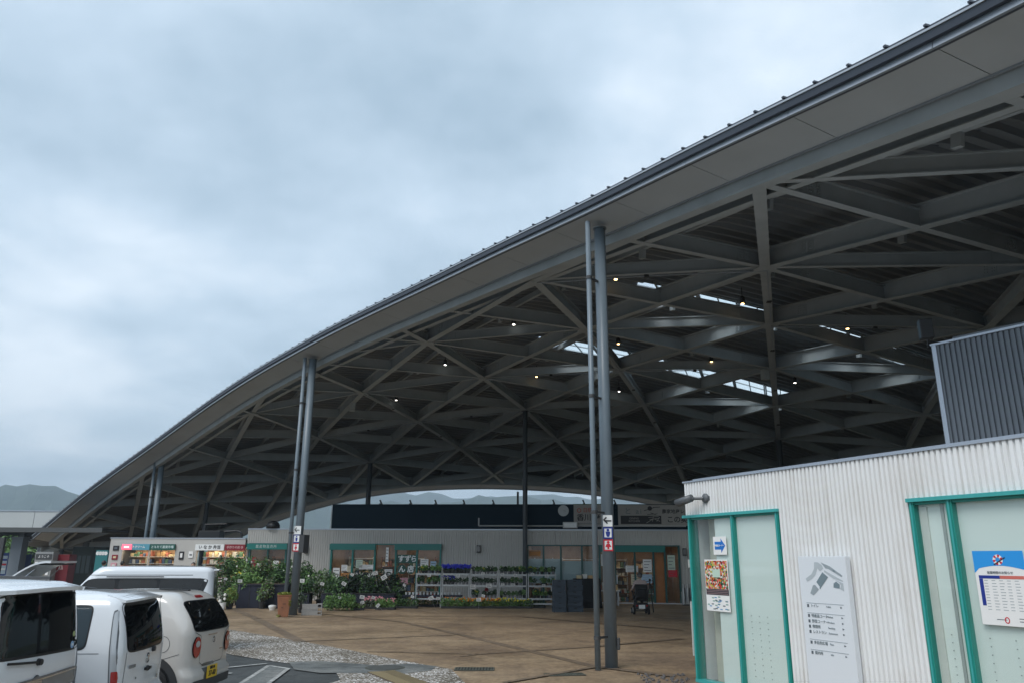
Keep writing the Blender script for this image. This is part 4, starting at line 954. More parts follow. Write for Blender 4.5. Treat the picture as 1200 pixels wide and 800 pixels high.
# CCTV camera
cc = shop_k('security_camera', .62, 3.06, 'dark grey security camera on the kiosk corner, pointing left', 'camera', y=-.03)
CG = mat('camera_grey', (.10, .11, .12), .4)
m = MB().lathe([(.085, -.04), (.085, .03), (.05, .06)], n=18); o = m.build('mount', CG, cc, smooth=True); o.data.transform(Matrix.Rotation(pi/2, 4, 'X'))
MB().tube([(0, -.06, 0), (-.12, -.16, .0), (-.2, -.18, -.02)], .028, 8).build('arm', CG, cc)
MB().cyl((-.17, -.19, .0), (-.46, -.26, -.07), .058, .058, 14).cyl((-.16, -.19, .015), (-.50, -.27, -.055), .062, .062, 14).build('body', CG, cc, smooth=True)
MB().cyl((-.46, -.26, -.07), (-.47, -.262, -.072), .045, .045, 12).build('lens', BLACKP, cc)
# dark ribbed box on the roof
DKR = atan2(-.82237, .56895); DKO = (7.154, 12.5, 3.31)
dk = thing('dark_metal_cabin', DKO, DKR, 'dark blue grey corrugated box standing above the white kiosk roof', 'roof cabin')
corr(dk, 0, 7, 0, 2.2, NAVYW, pitch=.083, dep=.03); MB().box(.0, 7, .004, .1, 0, 2.19).build('wall_core', NAVYW, dk)
MB().box(-.04, .0, -.045, 3, 0, 2.2).build('end_wall', NAVYW, dk); MB().box(-.05, 7, -.06, .12, 2.2, 2.235).build('coping', COPING, dk); MB().box(.3, 7, .0, .1, 2.237, 2.28).build('coping_ridge', NAVYW, dk)
MB().box(0, 7, .1, 3, 2.1, 2.18).build('flat_roof', NAVYW, dk); MB().box(-.03, .04, -.05, -.035, 0, 2.2).build('corner_trim', COPING, dk)
q = DKO; sp_ = thing('loudspeaker', (7.10, 12.6, 5.50), DKR-.9, 'dark upright box loudspeaker on a thin pole at the corner of the dark cabin', 'speaker')
MB().cyl((0, 0, 0), (0, 0, .2), .012, n=8).build('pole', BLACKP, sp_); MB().box(-.09, .09, -.10, .10, .16, .50).build('housing', BLACKP, sp_, bevel=.01); MB().box(-.08, .08, -.107, -.101, .18, .48).build('grille', mat('speaker_grille', (.09, .13, .16), .5), sp_)
MB().bar((0, .02, .12), (0, -.08, .2), .03, .02).build('bracket', DARKG, sp_)

# ================================================================== VEHICLES
CARW = mat('pearl_white_paint', (.72, .75, .78), .22, coat=1.0, noise=(2, (.70, .73, .76), .3))
CARB = mat('pale_beige_paint', (.58, .56, .53), .28, coat=1.0)
CGL = mat('tinted_car_glass', (.004, .005, .006), .04, spec=.5)
CGL2 = mat('side_car_glass', (.03, .045, .055), .05, spec=.9)
RUB = mat('tyre_rubber', (.015, .015, .016), .8); CHR = mat('chrome', (.6, .62, .64), .12, metal=1); REDL = mat('red_lens', (.35, .004, .008), .12, coat=1); CLRL = mat('clear_lens', (.42, .45, .48), .12, coat=1); SEAM = mat('panel_gap', (.07, .075, .08), .6); GARN = mat('smoked_garnish', (.13, .14, .15), .2, coat=1)
class Car:
    """vehicle body made of rounded outlines stacked in height; rear at x=0, front towards +x, left side at +y"""
    def __init__(s, L, W, H, belt=.95, tum=.10, slant=.10, crown=.06, R=.16, Rr=.13, hood=.75, hoodz=1.0, ws=.75, zb=.24, bump=.05, bumpz=.55, sidecrown=.03):
        s.__dict__.update(locals())
    def prof(s, z):
        H = s.H; t = max(0, (z-s.belt)/(H-s.belt))
        w_ = s.W/2-s.tum*t**1.3-s.sidecrown*(1-min(1, max(0, (z-s.zb)/(s.belt-s.zb))))**2*1.5
        xr = s.slant*t**1.5
        if z < s.bumpz: xr -= s.bump*min(1, (s.bumpz-z)/.06)
        xf = s.L-.02*t
        if z > s.hoodz: xf = s.L-s.hood-s.ws*(z-s.hoodz)/(H-s.hoodz)
        elif z > s.hoodz-.12: xf = s.L-.08-s.hood*max(0, (z-(s.hoodz-.06))/.06) if z > s.hoodz-.06 else s.L-.08*(z-(s.hoodz-.12))/.06
        if z > H-s.Rr:
            k = s.Rr*(1-sqrt(max(0, 1-((z-(H-s.Rr))/s.Rr)**2))); w_ -= k; xr += k; xf -= k
        R = s.R if z < s.belt else s.R*(1+.3*t)
        return w_, xr, xf, R
    def side(s, x, z, off=0, sg=1):
        w_, xr, xf, R = s.prof(z); y = w_
        if x < xr+R: y = w_-R+sqrt(max(0, R*R-(xr+R-x)**2))
        return (x, sg*(y+off), z)
    def rear(s, y, z, off=0):
        w_, xr, xf, R = s.prof(z); a = abs(y); x = xr
        if a > w_-R: x = xr+R-sqrt(max(0, R*R-(a-(w_-R))**2))
        x -= s.crown*(1-(y/w_)**2)
        n = off
        return (x-n, y*(1+off*.3), z)
    def ring(s, z):
        w_, xr, xf, R = s.prof(z); pts = []
        Rf = min(.28, R*1.6)
        for k in range(9): y = -(w_-R)*(1-k/4); pts.append((xr-s.crown*(1-(y/w_)**2), y))
        for k in range(1, 7):
            a = k/6*pi/2; y = w_-R+R*sin(a); pts.append((xr+R-R*cos(a)-s.crown*(1-(y/w_)**2), y))
        for k in range(1, 8): pts.append((xr+R+(xf-Rf-xr-R)*k/8, w_))
        for k in range(0, 6): a = k/5*pi/2; pts.append((xf-Rf+Rf*sin(a), w_-Rf+Rf*cos(a)))
        half = pts[4:]                       # from rear centre round the left side to the front
        return half+[(x, -y) for x, y in reversed(half) if y > 1e-6]
    def body(s, root, m):
        mb = MB(); zs_ = [s.zb, s.zb+.05]; z = s.zb+.1
        while z < s.H-s.Rr: zs_.append(z); z += .05
        zs_ += [s.H-s.Rr+s.Rr*sin(k/8*pi/2) for k in range(0, 9)]
        rings = [s.ring(min(z, s.H-1e-4)) for z in zs_]; n = len(rings[0])
        for r_, z in zip(rings, zs_): mb.v += [(x, y, z) for x, y in r_]
        for j in range(len(rings)-1):
            for i in range(n): mb.f.append((j*n+i, (j+1)*n+i, (j+1)*n+(i+1) % n, j*n+(i+1) % n)); mb.m.append(0)
        last = rings[-1]; prev = (len(rings)-1)*n; cx_ = sum(p[0] for p in last)/n
        for t in (.85, .6, .3):
            b = len(mb.v); mb.v += [(cx_+(x-cx_)*t, y*t, s.H+.028*(1-t*t)) for x, y in last]
            for i in range(n): mb.f.append((prev+i, b+i, b+(i+1) % n, prev+(i+1) % n)); mb.m.append(0)
            prev = b
        mb.f.append(tuple(prev+i for i in range(n))[::-1]); mb.m.append(0)
        mb.f.append(tuple(range(n))); mb.m.append(0)
        o = mb.build('body', m, root, smooth=True)
        bm = bmesh.new(); bm.from_mesh(o.data); bmesh.ops.recalc_face_normals(bm, faces=bm.faces); bm.to_mesh(o.data); bm.free()
        return o
    def patch(s, root, name, m, fn, quad, rnd=.3, off=.004, n=14, pr=4.0, thick=True):
        """curved patch: quad = 4 corners in (u,z) of fn; rnd: 0 square .. 1 round"""
        mb = MB(); 
        def uv(a, b):     # square -> rounded square
            if rnd <= 0: return a, b
            p = 2+ (1-rnd)*10
            r_ = max(abs(a), abs(b))
            if r_ < 1e-6: return a, b
            k = (abs(a/r_)**p+abs(b/r_)**p)**(1/p)
            return a/k, b/k
        for j in range(n+1):
            for i in range(n+1):
                a, b = uv(2*i/n-1, 2*j/n-1); a = (a+1)/2; b = (b+1)/2
                u = (quad[0][0]*(1-a)+quad[1][0]*a)*(1-b)+(quad[3][0]*(1-a)+quad[2][0]*a)*b
                z = (quad[0][1]*(1-a)+quad[1][1]*a)*(1-b)+(quad[3][1]*(1-a)+quad[2][1]*a)*b
                mb.v.append(fn(u, z, off))
        for j in range(n):
            for i in range(n): mb.f.append((j*(n+1)+i, j*(n+1)+i+1, (j+1)*(n+1)+i+1, (j+1)*(n+1)+i)); mb.m.append(0)
        # rim back to the body gives it thickness
        rim = [i for i in range(n+1)]+[(j+1)*(n+1)-1 for j in range(1, n+1)]+[n*(n+1)+i for i in range(n-1, -1, -1)]+[j*(n+1) for j in range(n-1, 0, -1)]
        return mb.build(name, m, root, smooth=True)
    def seam(s, root, fn, pts, wd=.008, off=.003, m=None, name='panel_gap', sub=6):
        mb = MB(); P_ = []
        for a, b in zip(pts[:-1], pts[1:]):
            for k in range(sub): P_.append((a[0]+(b[0]-a[0])*k/sub, a[1]+(b[1]-a[1])*k/sub))
        P_.append(pts[-1])
        L_ = []
        for i, p in enumerate(P_):
            a = P_[max(0, i-1)]; b = P_[min(len(P_)-1, i+1)]; d = Vector((b[0]-a[0], b[1]-a[1])); d = d.normalized() if d.length > 1e-6 else Vector((1, 0)); nn = Vector((d.y, -d.x))*wd/2
            L_.append((fn(p[0]+nn.x, p[1]+nn.y, off), fn(p[0]-nn.x, p[1]-nn.y, off)))
        mb.v = [v for q in L_ for v in q]; mb.f = [(2*i, 2*i+1, 2*i+3, 2*i+2) for i in range(len(L_)-1)]; mb.m = [0]*len(mb.f)
        return mb.build(name, m or SEAM, root)
def wheel(root, x, y, r=.29, w_=.17, sg=1, alloy=True):
    t = MB(); pr = [(r-.05, -w_/2), (r-.012, -w_/2), (r, -w_/2+.02), (r, w_/2-.02), (r-.012, w_/2), (r-.06, w_/2), (r-.08, w_/2-.01)]
    t.lathe(pr, n=28); o = t.build('tyre', RUB, root, smooth=True); M0 = Matrix.Translation((x, y, r)) @ Matrix.Rotation(-sg*pi/2, 4, 'X'); o.data.transform(M0)
    h = MB(); h.lathe([(r-.075, -.05), (r-.072, w_/2-.012), (r-.09, w_/2-.014), (r-.095, w_/2-.05)], n=28)
    for k in range(8):
        a = 2*pi*k/8; h.bar((.03*cos(a), .03*sin(a), w_/2-.03), ((r-.085)*cos(a), (r-.085)*sin(a), w_/2-.022), .035, .015)
    h.cyl((0, 0, w_/2-.05), (0, 0, w_/2-.005), .045, .04, 14)
    q = h.build('rim', ALU, root); q.data.transform(M0)
def fender(car, root, x, r, m, sg=1, w0=.07, name='wheel_arch'):
    """arch band lying on the body side"""
    mb = MB(); n = 20; ring = []
    for k in range(n+1):
        a = pi*k/n; 
        for rr in (r, r+w0): px_, pz = x+rr*cos(a), .28+rr*sin(a); ring.append(car.side(px_, max(pz, car.zb+.005), .012, sg))
    mb.v = ring; mb.f = [(2*i, 2*i+1, 2*i+3, 2*i+2) for i in range(n)]; mb.m = [0]*n; mb.build(name, m, root, smooth=True)
    mb = MB(); n = 20; c = car.side(x, .45, .008, sg); mb.v = [c]+[car.side(x+r*cos(pi*k/n), max(.28+r*sin(pi*k/n), car.zb+.003), .008, sg) for k in range(n+1)]
    mb.f = [(0, k+1, k+2) for k in range(n)]; mb.m = [0]*n; mb.build('wheel_well', BLACKP, root)
def rearemblem(root, car, y, z, r, bar=True, slash=False):
    x = car.rear(y, z)[0]-.006; m = MB(); n = 20
    m.add([(x, y+r*cos(2*pi*k/n), z+r*1.05*sin(2*pi*k/n)) for k in range(n)]+[(x-.006, y+r*.86*cos(2*pi*k/n), z+r*.9*sin(2*pi*k/n)) for k in range(n)]+[(x, y+r*.70*cos(2*pi*k/n), z+r*.72*sin(2*pi*k/n)) for k in range(n)],
          [(j*n+k, j*n+(k+1) % n, (j+1)*n+(k+1) % n, (j+1)*n+k) for j in (0, 1) for k in range(n)])
    if bar: m.box(x-.010, x-.002, y-r*1.15, y+r*1.15, z-r*.16, z+r*.16)
    if slash:
        m.bar((x-.005, y+r*.55, z+r*.35), (x-.005, y-r*.5, z+r*.05), .006, r*.22); m.bar((x-.005, y+r*.5, z-r*.15), (x-.005, y-r*.55, z-r*.45), .006, r*.22)
    return m.build('emblem', CHR, root)
def wiper(root, car, y, z, ln, rise=.10):
    m = MB(); x = car.rear(y, z)[0]; m.cyl((x+.02, y, z), (x-.035, y, z), .035, .028, 12)
    q = car.rear(y+ln, z+rise); m.bar((x-.03, y, z), (q[0]-.03, y+ln, z+rise), .02, .02, up=(1, 0, 0)); return m.build('wiper', BLACKP, root)
def plate(root, car, y, z, m, txt, tm):
    x = car.rear(y, z)[0]-.012; o = MB().box(x-.006, x, y-.165, y+.165, z-.083, z+.083).build('number_plate', m, root)
    RX = Matrix.Rotation(-pi/2, 4, 'Z') @ FACE_Y
    for t, s_, dy, dz in txt: put_text(t, s_, tm, o, Matrix.Translation((x-.008, y+dy, z+dz)) @ RX, bold=.002)

# -- nearest wagon (left edge)
R1 = radians(177)
c = Car(3.4, 1.475, 1.765, belt=.98, tum=.09, slant=.07, crown=.045, R=.15, Rr=.10)
v1 = thing('parked_car', (-4.42, 7.70, 0), R1, 'nearest white boxy wagon with a big black rear window, at the left edge', 'car', 'white and beige small cars parked at the left')
c.body(v1, CARW)
c.patch(v1, 'rear_window', CGL, c.rear, [(-.63, 1.13), (.65, 1.14), (.60, 1.675), (-.60, 1.665)], .22)
c.patch(v1, 'window_band', BLACKP, c.rear, [(-.655, 1.105), (.675, 1.115), (.625, 1.69), (-.625, 1.685)], .18, off=.0015)
sp = MB()
for k in range(13):
    y = -.62+1.24*k/12; x = c.rear(y, 1.7)[0]; dd = .16*(1-abs(y/.72)**4)
    sp.v += [(x+.12, y, 1.755), (x-dd, y, 1.725-.02*(y/.6)**2), (x-dd+.01, y, 1.69-.02*(y/.6)**2), (x+.1, y, 1.70)]
for k in range(12):
    for a in range(4): sp.f.append((k*4+a, k*4+(a+1) % 4, (k+1)*4+(a+1) % 4, (k+1)*4+a)); sp.m.append(0)
sp.f += [(3, 2, 1, 0), tuple(48+a for a in range(4))]; sp.m += [0, 0]
sp.build('roof_spoiler', CARW, v1, smooth=False)
c.patch(v1, 'rear_garnish', GARN, c.rear, [(-.64, .80), (.66, .74), (.66, .90), (-.64, .96)], .1, off=.012)
c.patch(v1, 'garnish_highlight', CHR, c.rear, [(-.60, .925), (.62, .87), (.62, .885), (-.60, .94)], .1, off=.016)
rearemblem(v1, c, .03, .885, .062); wiper(v1, c, .03, 1.06, .42, .03)
for sg in (1, -1):
    c.patch(v1, 'rear_lamp', CLRL, c.rear, [(sg*.655, .62), (sg*.735, .62), (sg*.715, 1.12), (sg*.685, 1.12)], .2, off=.014)
    c.patch(v1, 'lamp_red', REDL, c.rear, [(sg*.66, .63), (sg*.725, .63), (sg*.72, .76), (sg*.675, .76)], .2, off=.018)
c.seam(v1, c.rear, [(-.66, .55), (.66, .55)], .01); c.seam(v1, c.rear, [(-.66, .55), (-.67, 1.1)], .01); c.seam(v1, c.rear, [(.665, .55), (.67, 1.1)], .01)
for (y, z, r_, mm_) in ((-.50, 1.16, .034, mat('sticker_blue', (.25, .4, .6), .4)), (-.52, 1.26, .026, mat('sticker_green', (.35, .42, .2), .4))):
    o = c.patch(v1, 'window_sticker', mm_, c.rear, [(y-r_, z-r_), (y+r_, z-r_), (y+r_, z+r_), (y-r_, z+r_)], 1.0, off=.006, n=8)
put_text('20', .03, PAPER, v1, Matrix.Translation((c.rear(-.50, 1.16)[0]-.009, -.50, 1.16)) @ Matrix.Rotation(-pi/2, 4, 'Z') @ FACE_Y)
m = MB(); m.bar((c.rear(-.22, .78)[0]-.016, -.17, .73), (c.rear(-.22, .78)[0]-.016, -.22, .80), .006, .012).bar((c.rear(-.3, .78)[0]-.016, -.27, .73), (c.rear(-.3, .78)[0]-.016, -.32, .80), .006, .012); m.build('badge', CHR, v1)
plate(v1, c, 0, .62, mat('plate_yellow', (.75, .5, .02), .4), [('香川 580', .045, 0, .05), ('・2 48', .09, 0, -.025)], INK)
SF = lambda u, z, off=0: c.side(u, z, off, 1)
c.patch(v1, 'side_window', CGL2, SF, [(.25, 1.05), (1.2, 1.05), (1.2, 1.58), (.3, 1.58)], .25); c.patch(v1, 'side_window', CGL2, SF, [(1.3, 1.05), (2.3, 1.05), (2.15, 1.58), (1.3, 1.58)], .2)
for x in (.62, 2.78):
    for sg in (1, -1): wheel(v1, x, sg*.64, sg=sg); fender(c, v1, x, .33, BLACKP, sg, .02)
for sg in (1, -1):
    MB().bar((.35, sg*.56, 1.775), (2.2, sg*.56, 1.78), .03, .03).build('roof_rail', DARKG, v1)

# -- second: white hatch with tall side lamps
R2 = radians(185.5)
c = Car(3.4, 1.475, 1.60, belt=.98, tum=.12, slant=.14, crown=.05, R=.09, Rr=.14)
cc_ = Vector((-4.36, 9.0, 0))+Vector((-.05, .74, 0))
v2 = thing('parked_car', (cc_.x+.07, cc_.y, 0), R2, 'middle white hatchback with a dark rear window and tall clear side lamps', 'car', 'white and beige small cars parked at the left')
def S2(u, z, off=0): return c.side(u, z, off, 1)
c.body(v2, CARW)
c.patch(v2, 'window_band', BLACKP, c.rear, [(-.57, .965), (.585, .965), (.60, 1.51), (-.55, 1.51)], .25, off=.0025)
c.patch(v2, 'rear_window', CGL, c.rear, [(-.55, .985), (.565, .985), (.58, 1.50), (-.54, 1.50)], .25, off=.006)
sp = MB(); n_ = 12
for k in range(n_+1):
    y = -.56+1.12*k/n_; x = c.rear(y, 1.52)[0]; dd = .13*(1-abs(y/.66)**4)
    sp.v += [(x+.16, y, 1.592), (x-dd, y, 1.555-.03*(y/.6)**2), (x-dd+.01, y, 1.527-.03*(y/.6)**2), (x+.08, y, 1.53)]
for k in range(n_):
    for a in range(4): sp.f.append((k*4+a, k*4+(a+1) % 4, (k+1)*4+(a+1) % 4, (k+1)*4+a)); sp.m.append(0)
sp.f += [(3, 2, 1, 0), tuple(n_*4+a for a in range(4))]; sp.m += [0, 0]; sp.build('roof_spoiler', CARW, v2)
for sg in (1, -1):
    SFN = (lambda sg: (lambda u, z, off=0: c.side(u, z, off, sg)))(sg)
    c.patch(v2, 'rear_lamp', CLRL, SFN, [(-.01, .60), (.06, .60), (.14, 1.40), (.10, 1.43)], .25, off=.01)
    c.patch(v2, 'lamp_surround', GARN, SFN, [(-.02, .58), (.075, .58), (.155, 1.42), (.085, 1.45)], .25, off=.004)
    c.patch(v2, 'lamp_red', REDL, SFN, [(-.005, .63), (.055, .63), (.065, .80), (.01, .80)], .2, off=.015)
    c.patch(v2, 'side_window', CGL2, SFN, [(.38, 1.04), (.88, 1.02), (.88, 1.47), (.38, 1.47)], .35, off=.006)
    c.patch(v2, 'window_rubber', BLACKP, SFN, [(.365, 1.02), (.89, 1.005), (.89, 1.485), (.365, 1.485)], .33, off=.003)
    c.patch(v2, 'side_window', CGL2, SFN, [(.93, 1.02), (1.6, 1.02), (1.6, 1.46), (.93, 1.46)], .15, off=.006)
    c.patch(v2, 'side_window', CGL2, SFN, [(1.68, 1.02), (2.45, 1.02), (2.2, 1.46), (1.68, 1.46)], .15, off=.006)
    c.seam(v2, SFN, [(.90, 1.5), (.90, 1.0), (.87, .75), (.98, .5)]); c.seam(v2, SFN, [(.5, .98), (.9, .99)]); c.seam(v2, SFN, [(.22, .985), (.5, .985), (2.5, 1.0)], .006)
    c.patch(v2, 'door_handle', CARW, SFN, [(.96, .90), (1.12, .90), (1.12, .935), (.96, .935)], .5, off=.03)
    for x in (.60, 2.75): wheel(v2, x, sg*.64, sg=sg); fender(c, v2, x, .33, CARW, sg, .03)
c.seam(v2, S2, [(.46, .65), (.68, .65), (.71, .68), (.71, .86), (.68, .89), (.46, .89), (.43, .86), (.43, .68), (.46, .65)], .007)
c.seam(v2, c.rear, [(-.58, .98), (-.60, .50), (.60, .50), (.58, .98)], .009)
rearemblem(v2, c, -.02, .86, .055, bar=False, slash=True); wiper(v2, c, -.16, .945, -.02, .02)
m = MB(); x = c.rear(-.02, .745)[0]; m.ball((x-.012, -.03, .745), .03, 10, 6); m.box(x-.03, x, -.11, .05, .73, .76); m.build('tailgate_handle', BLACKP, v2)
c.patch(v2, 'badge_plate', GARN, c.rear, [(.34, .80), (.50, .80), (.50, .835), (.34, .835)], .4, off=.012)
c.patch(v2, 'keyhole', BLACKP, c.rear, [(.27, .665), (.30, .665), (.30, .69), (.27, .69)], 1, off=.006, n=6)
c.patch(v2, 'badge', GARN, c.rear, [(.30, .55), (.48, .54), (.48, .575), (.30, .585)], .3, off=.008); c.patch(v2, 'badge', GARN, c.rear, [(-.50, .58), (-.42, .60), (-.42, .64), (-.50, .62)], .6, off=.008)
MB().bar((.75, -.3, 1.615), (.95, -.3, 1.64), .05, .015).build('roof_aerial', BLACKP, v2)

# -- third: beige retro hatch with round lamps
R3 = radians(176.5)
c = Car(3.4, 1.475, 1.52, belt=.98, tum=.08, slant=.36, crown=.05, R=.16, Rr=.14, bump=.06, bumpz=.50)
cc_ = Vector((-4.66, 11.3, 0))+Vector((.09, .73, 0))
v3 = thing('parked_car', (cc_.x+.17, cc_.y, 0), R3, 'pale beige rounded car with round red lamps and a yellow number plate', 'car', 'white and beige small cars parked at the left')
def S3(u, z, off=0): return c.side(u, z, off, 1)
c.body(v3, CARB)
c.patch(v3, 'window_band', BLACKP, c.rear, [(-.595, .985), (.595, .985), (.555, 1.405), (-.555, 1.405)], .3, off=.0025)
c.patch(v3, 'rear_window', CGL, c.rear, [(-.575, 1.0), (.575, 1.0), (.54, 1.395), (-.54, 1.395)], .3, off=.006)
c.patch(v3, 'high_brake_lamp', REDL, c.rear, [(-.12, 1.435), (.12, 1.435), (.10, 1.465), (-.10, 1.465)], .3, off=.012)
for sg in (1, -1):
    SFN = (lambda sg: (lambda u, z, off=0: c.side(u, z, off, sg)))(sg)
    c.patch(v3, 'lamp_ring', CHR, c.rear, [(sg*.50-.105, .645), (sg*.50+.105, .645), (sg*.50+.105, .935), (sg*.50-.105, .935)], 1.0, off=.010, n=18)
    c.patch(v3, 'rear_lamp', REDL, c.rear, [(sg*.50-.095, .655), (sg*.50+.095, .655), (sg*.50+.095, .925), (sg*.50-.095, .925)], 1.0, off=.020, n=18)
    c.patch(v3, 'lamp_clear', CLRL, c.rear, [(sg*.50-.055, .79), (sg*.50+.055, .79), (sg*.50+.055, .875), (sg*.50-.055, .875)], 1.0, off=.027, n=10)
    c.patch(v3, 'side_window', CGL2, SFN, [(.56, 1.0), (1.35, 1.0), (1.35, 1.40), (.63, 1.40)], .3, off=.006); c.patch(v3, 'side_window', CGL2, SFN, [(1.42, 1.0), (2.3, 1.0), (2.05, 1.40), (1.42, 1.40)], .2, off=.006)
    c.seam(v3, SFN, [(.50, 1.45), (.42, 1.2), (.46, 1.0), (.55, .8), (.62, .6)], .008); c.seam(v3, SFN, [(.5, .965), (2.4, .98)], .006)
    for x in (.50, 2.80): wheel(v3, x, sg*.655, sg=sg, r=.285); fender(c, v3, x, .32, DARKG, sg, .10)
c.seam(v3, c.rear, [(-.56, .99), (-.40, .93), (-.38, .58), (-.30, .54), (.30, .54), (.38, .58), (.40, .93), (.56, .99)], .009)
n = 20; c.seam(v3, S3, [(.34+.095*cos(2*pi*k/n), .845+.105*sin(2*pi*k/n)) for k in range(n+1)], .007, sub=1)
c.seam(v3, S3, [(.1, .72), (.30, .66), (.45, .60)], .006)
rearemblem(v3, c, 0, .855, .042, bar=False, slash=True)
put_text('LAPIN'[0:0]+'Latte', .055, CHR, v3, Matrix.Translation((c.rear(.1, .93)[0]-.008, .1, .93)) @ Matrix.Rotation(-pi/2, 4, 'Z') @ FACE_Y) if False else None
c.patch(v3, 'badge', CHR, c.rear, [(-.1, .925), (.20, .925), (.20, .937), (-.1, .937)], .3, off=.006); c.patch(v3, 'badge', CHR, c.rear, [(-.36, .70), (-.22, .70), (-.22, .712), (-.36, .712)], .3, off=.006)
plate(v3, c, .12, .44, mat('plate_yellow', (.75, .5, .02), .4), [('香川 581', .045, 0, .05), ('37-60', .095, 0, -.025)], INK)
c.patch(v3, 'bumper_skirt', DARKG, c.rear, [(-.62, .25), (.62, .25), (.60, .36), (-.60, .36)], .2, off=.012)
c.patch(v3, 'plate_recess', GARN, c.rear, [(-.10, .345), (.34, .345), (.30, .56), (-.06, .56)], .3, off=.004)
MB().cyl((.0, .3, .24), (.12, .3, .25), .03, n=10).build('exhaust_pipe', CHR, v3)
MB().cyl((.55, 0, 1.53), (.50, 0, 1.60), .008, n=6).build('roof_aerial', BLACKP, v3)
MB().bar((.30, .2, 1.528), (.75, .2, 1.545), .05, .02).build('roof_rack_foot', BLACKP, v3)

# -- white kei van in the next row
c = Car(3.4, 1.475, 1.80, belt=1.02, tum=.07, slant=.05, crown=.03, R=.12, Rr=.12, hood=.35, hoodz=1.02, ws=.62)
v4 = thing('parked_van', (-6.86, 18.75, 0), radians(196), 'white high roofed small van with long black side windows behind the other cars', 'van')
c.body(v4, CARW)
for sg in (1, -1):
    SFN = (lambda sg: (lambda u, z, off=0: c.side(u, z, off, sg)))(sg)
    c.patch(v4, 'window_band', BLACKP, SFN, [(.28, 1.06), (2.95, 1.06), (2.55, 1.56), (.10, 1.56)], .08, off=.003)
    c.patch(v4, 'side_window', CGL, SFN, [(.36, 1.09), (1.12, 1.09), (1.12, 1.53), (.20, 1.53)], .15, off=.007); c.patch(v4, 'side_window', CGL, SFN, [(1.18, 1.09), (1.95, 1.09), (1.95, 1.53), (1.18, 1.53)], .15, off=.007); c.patch(v4, 'side_window', CGL, SFN, [(2.02, 1.09), (2.85, 1.09), (2.52, 1.53), (2.02, 1.53)], .15, off=.007)
    c.seam(v4, SFN, [(.05, 1.625), (2.6, 1.625)], .012, m=DARKG); c.seam(v4, SFN, [(1.15, 1.55), (1.15, .4)]); c.seam(v4, SFN, [(.1, .95), (2.9, .97)], .007)
    c.patch(v4, 'rear_lamp', REDL, SFN, [(.0, .5), (.07, .5), (.07, .95), (.0, .95)], .2, off=.01)
    for x in (.55, 2.85): wheel(v4, x, sg*.64, sg=sg, r=.27); fender(c, v4, x, .31, CARW, sg, .03)
c.patch(v4, 'rear_window', CGL, c.rear, [(-.56, 1.08), (.56, 1.08), (.54, 1.58), (-.54, 1.58)], .2, off=.006)
MB().box(-.07, .08, -.50, .50, 1.715, 1.745).build('roof_spoiler', CARW, v4, bevel=.01)
MB().bar((1.05, .74, 1.58), (2.2, .74, 1.58), .03, .02).build('window_visor', BLACKP, v4)

# -- far white car with open tailgate
c = Car(3.6, 1.55, 1.50, belt=.95, tum=.1, slant=.12, crown=.04, R=.15, Rr=.14)
v5 = thing('parked_car', (-12.25, 20.6, 0), radians(182), 'far white car with its tailgate raised, behind the nearest wagon', 'car')
c.body(v5, CARW)
c.patch(v5, 'boot_opening', BLACKP, c.rear, [(-.62, .62), (.62, .62), (.58, 1.42), (-.58, 1.42)], .2, off=.005)
g = MB()
for k in range(9):
    t = k/8; x = .22-.95*t; z = 1.50+.40*sin(t*pi*.55); g.v += [(x, -.64, z), (x, .64, z), (x+.01, .64, z-.05), (x+.01, -.64, z-.05)]
for k in range(8):
    for a in range(4): g.f.append((k*4+a, k*4+(a+1) % 4, (k+1)*4+(a+1) % 4, (k+1)*4+a)); g.m.append(0)
g.f += [(3, 2, 1, 0), (32, 33, 34, 35)]; g.m += [0, 0]; gt = g.build('tailgate', CARW, v5)
MB().box(-.72, -.2, -.5, .5, 1.80, 1.83).build('tailgate_window', CGL, v5)
for sg in (1, -1): MB().cyl((.1, sg*.6, 1.3), (-.35, sg*.58, 1.72), .012, n=6).build('gas_strut', CHR, v5)
R_ = random.Random(4); m = MB()
for k in range(9): x = R_.uniform(-.12, .0); y = -.5+k*.12; m.box(x-.12, x, y, y+.1, .65, .65+R_.uniform(.25, .7), k % 3)
m.build('luggage', [DARKG, mat('bag_grey', (.2, .22, .22), .7), mat('bag_pale', (.4, .42, .4), .7)], v5)
for sg in (1, -1):
    SFN = (lambda sg: (lambda u, z, off=0: c.side(u, z, off, sg)))(sg)
    c.patch(v5, 'side_window', CGL2, SFN, [(.45, 1.0), (2.3, 1.0), (2.05, 1.36), (.55, 1.36)], .2, off=.006)
    for x in (.62, 2.9): wheel(v5, x, sg*.68, sg=sg); fender(c, v5, x, .33, CARW, sg, .03)
# ================================================================== PLANTS AND SALES GOODS
LEAF = {k: mat('leaf_'+k, c, .55, noise=(6, d, .3)) for k, c, d in (
    ('mid', (.10, .21, .055), (.06, .135, .04)), ('dark', (.04, .085, .035), (.022, .05, .024)), ('light', (.19, .33, .09), (.12, .23, .06)), ('yellow', (.24, .26, .04), (.14, .18, .03)), ('olive', (.12, .12, .055), (.07, .08, .035)), ('purple', (.035, .045, .04), (.02, .024, .025)), ('grey', (.17, .21, .15), (.10, .14, .10)))}
FLW = {'white': mat('flower_white', (.75, .75, .7), .6), 'red': mat('flower_red', (.55, .02, .03), .6), 'orange': mat('flower_orange', (.7, .24, .01), .6), 'yellow': mat('flower_yellow', (.72, .6, .03), .6), 'blue': mat('flower_blue', (.03, .04, .5), .6), 'pink': mat('flower_pink', (.6, .25, .3), .6), 'purple': mat('flower_purple', (.2, .06, .35), .6)}
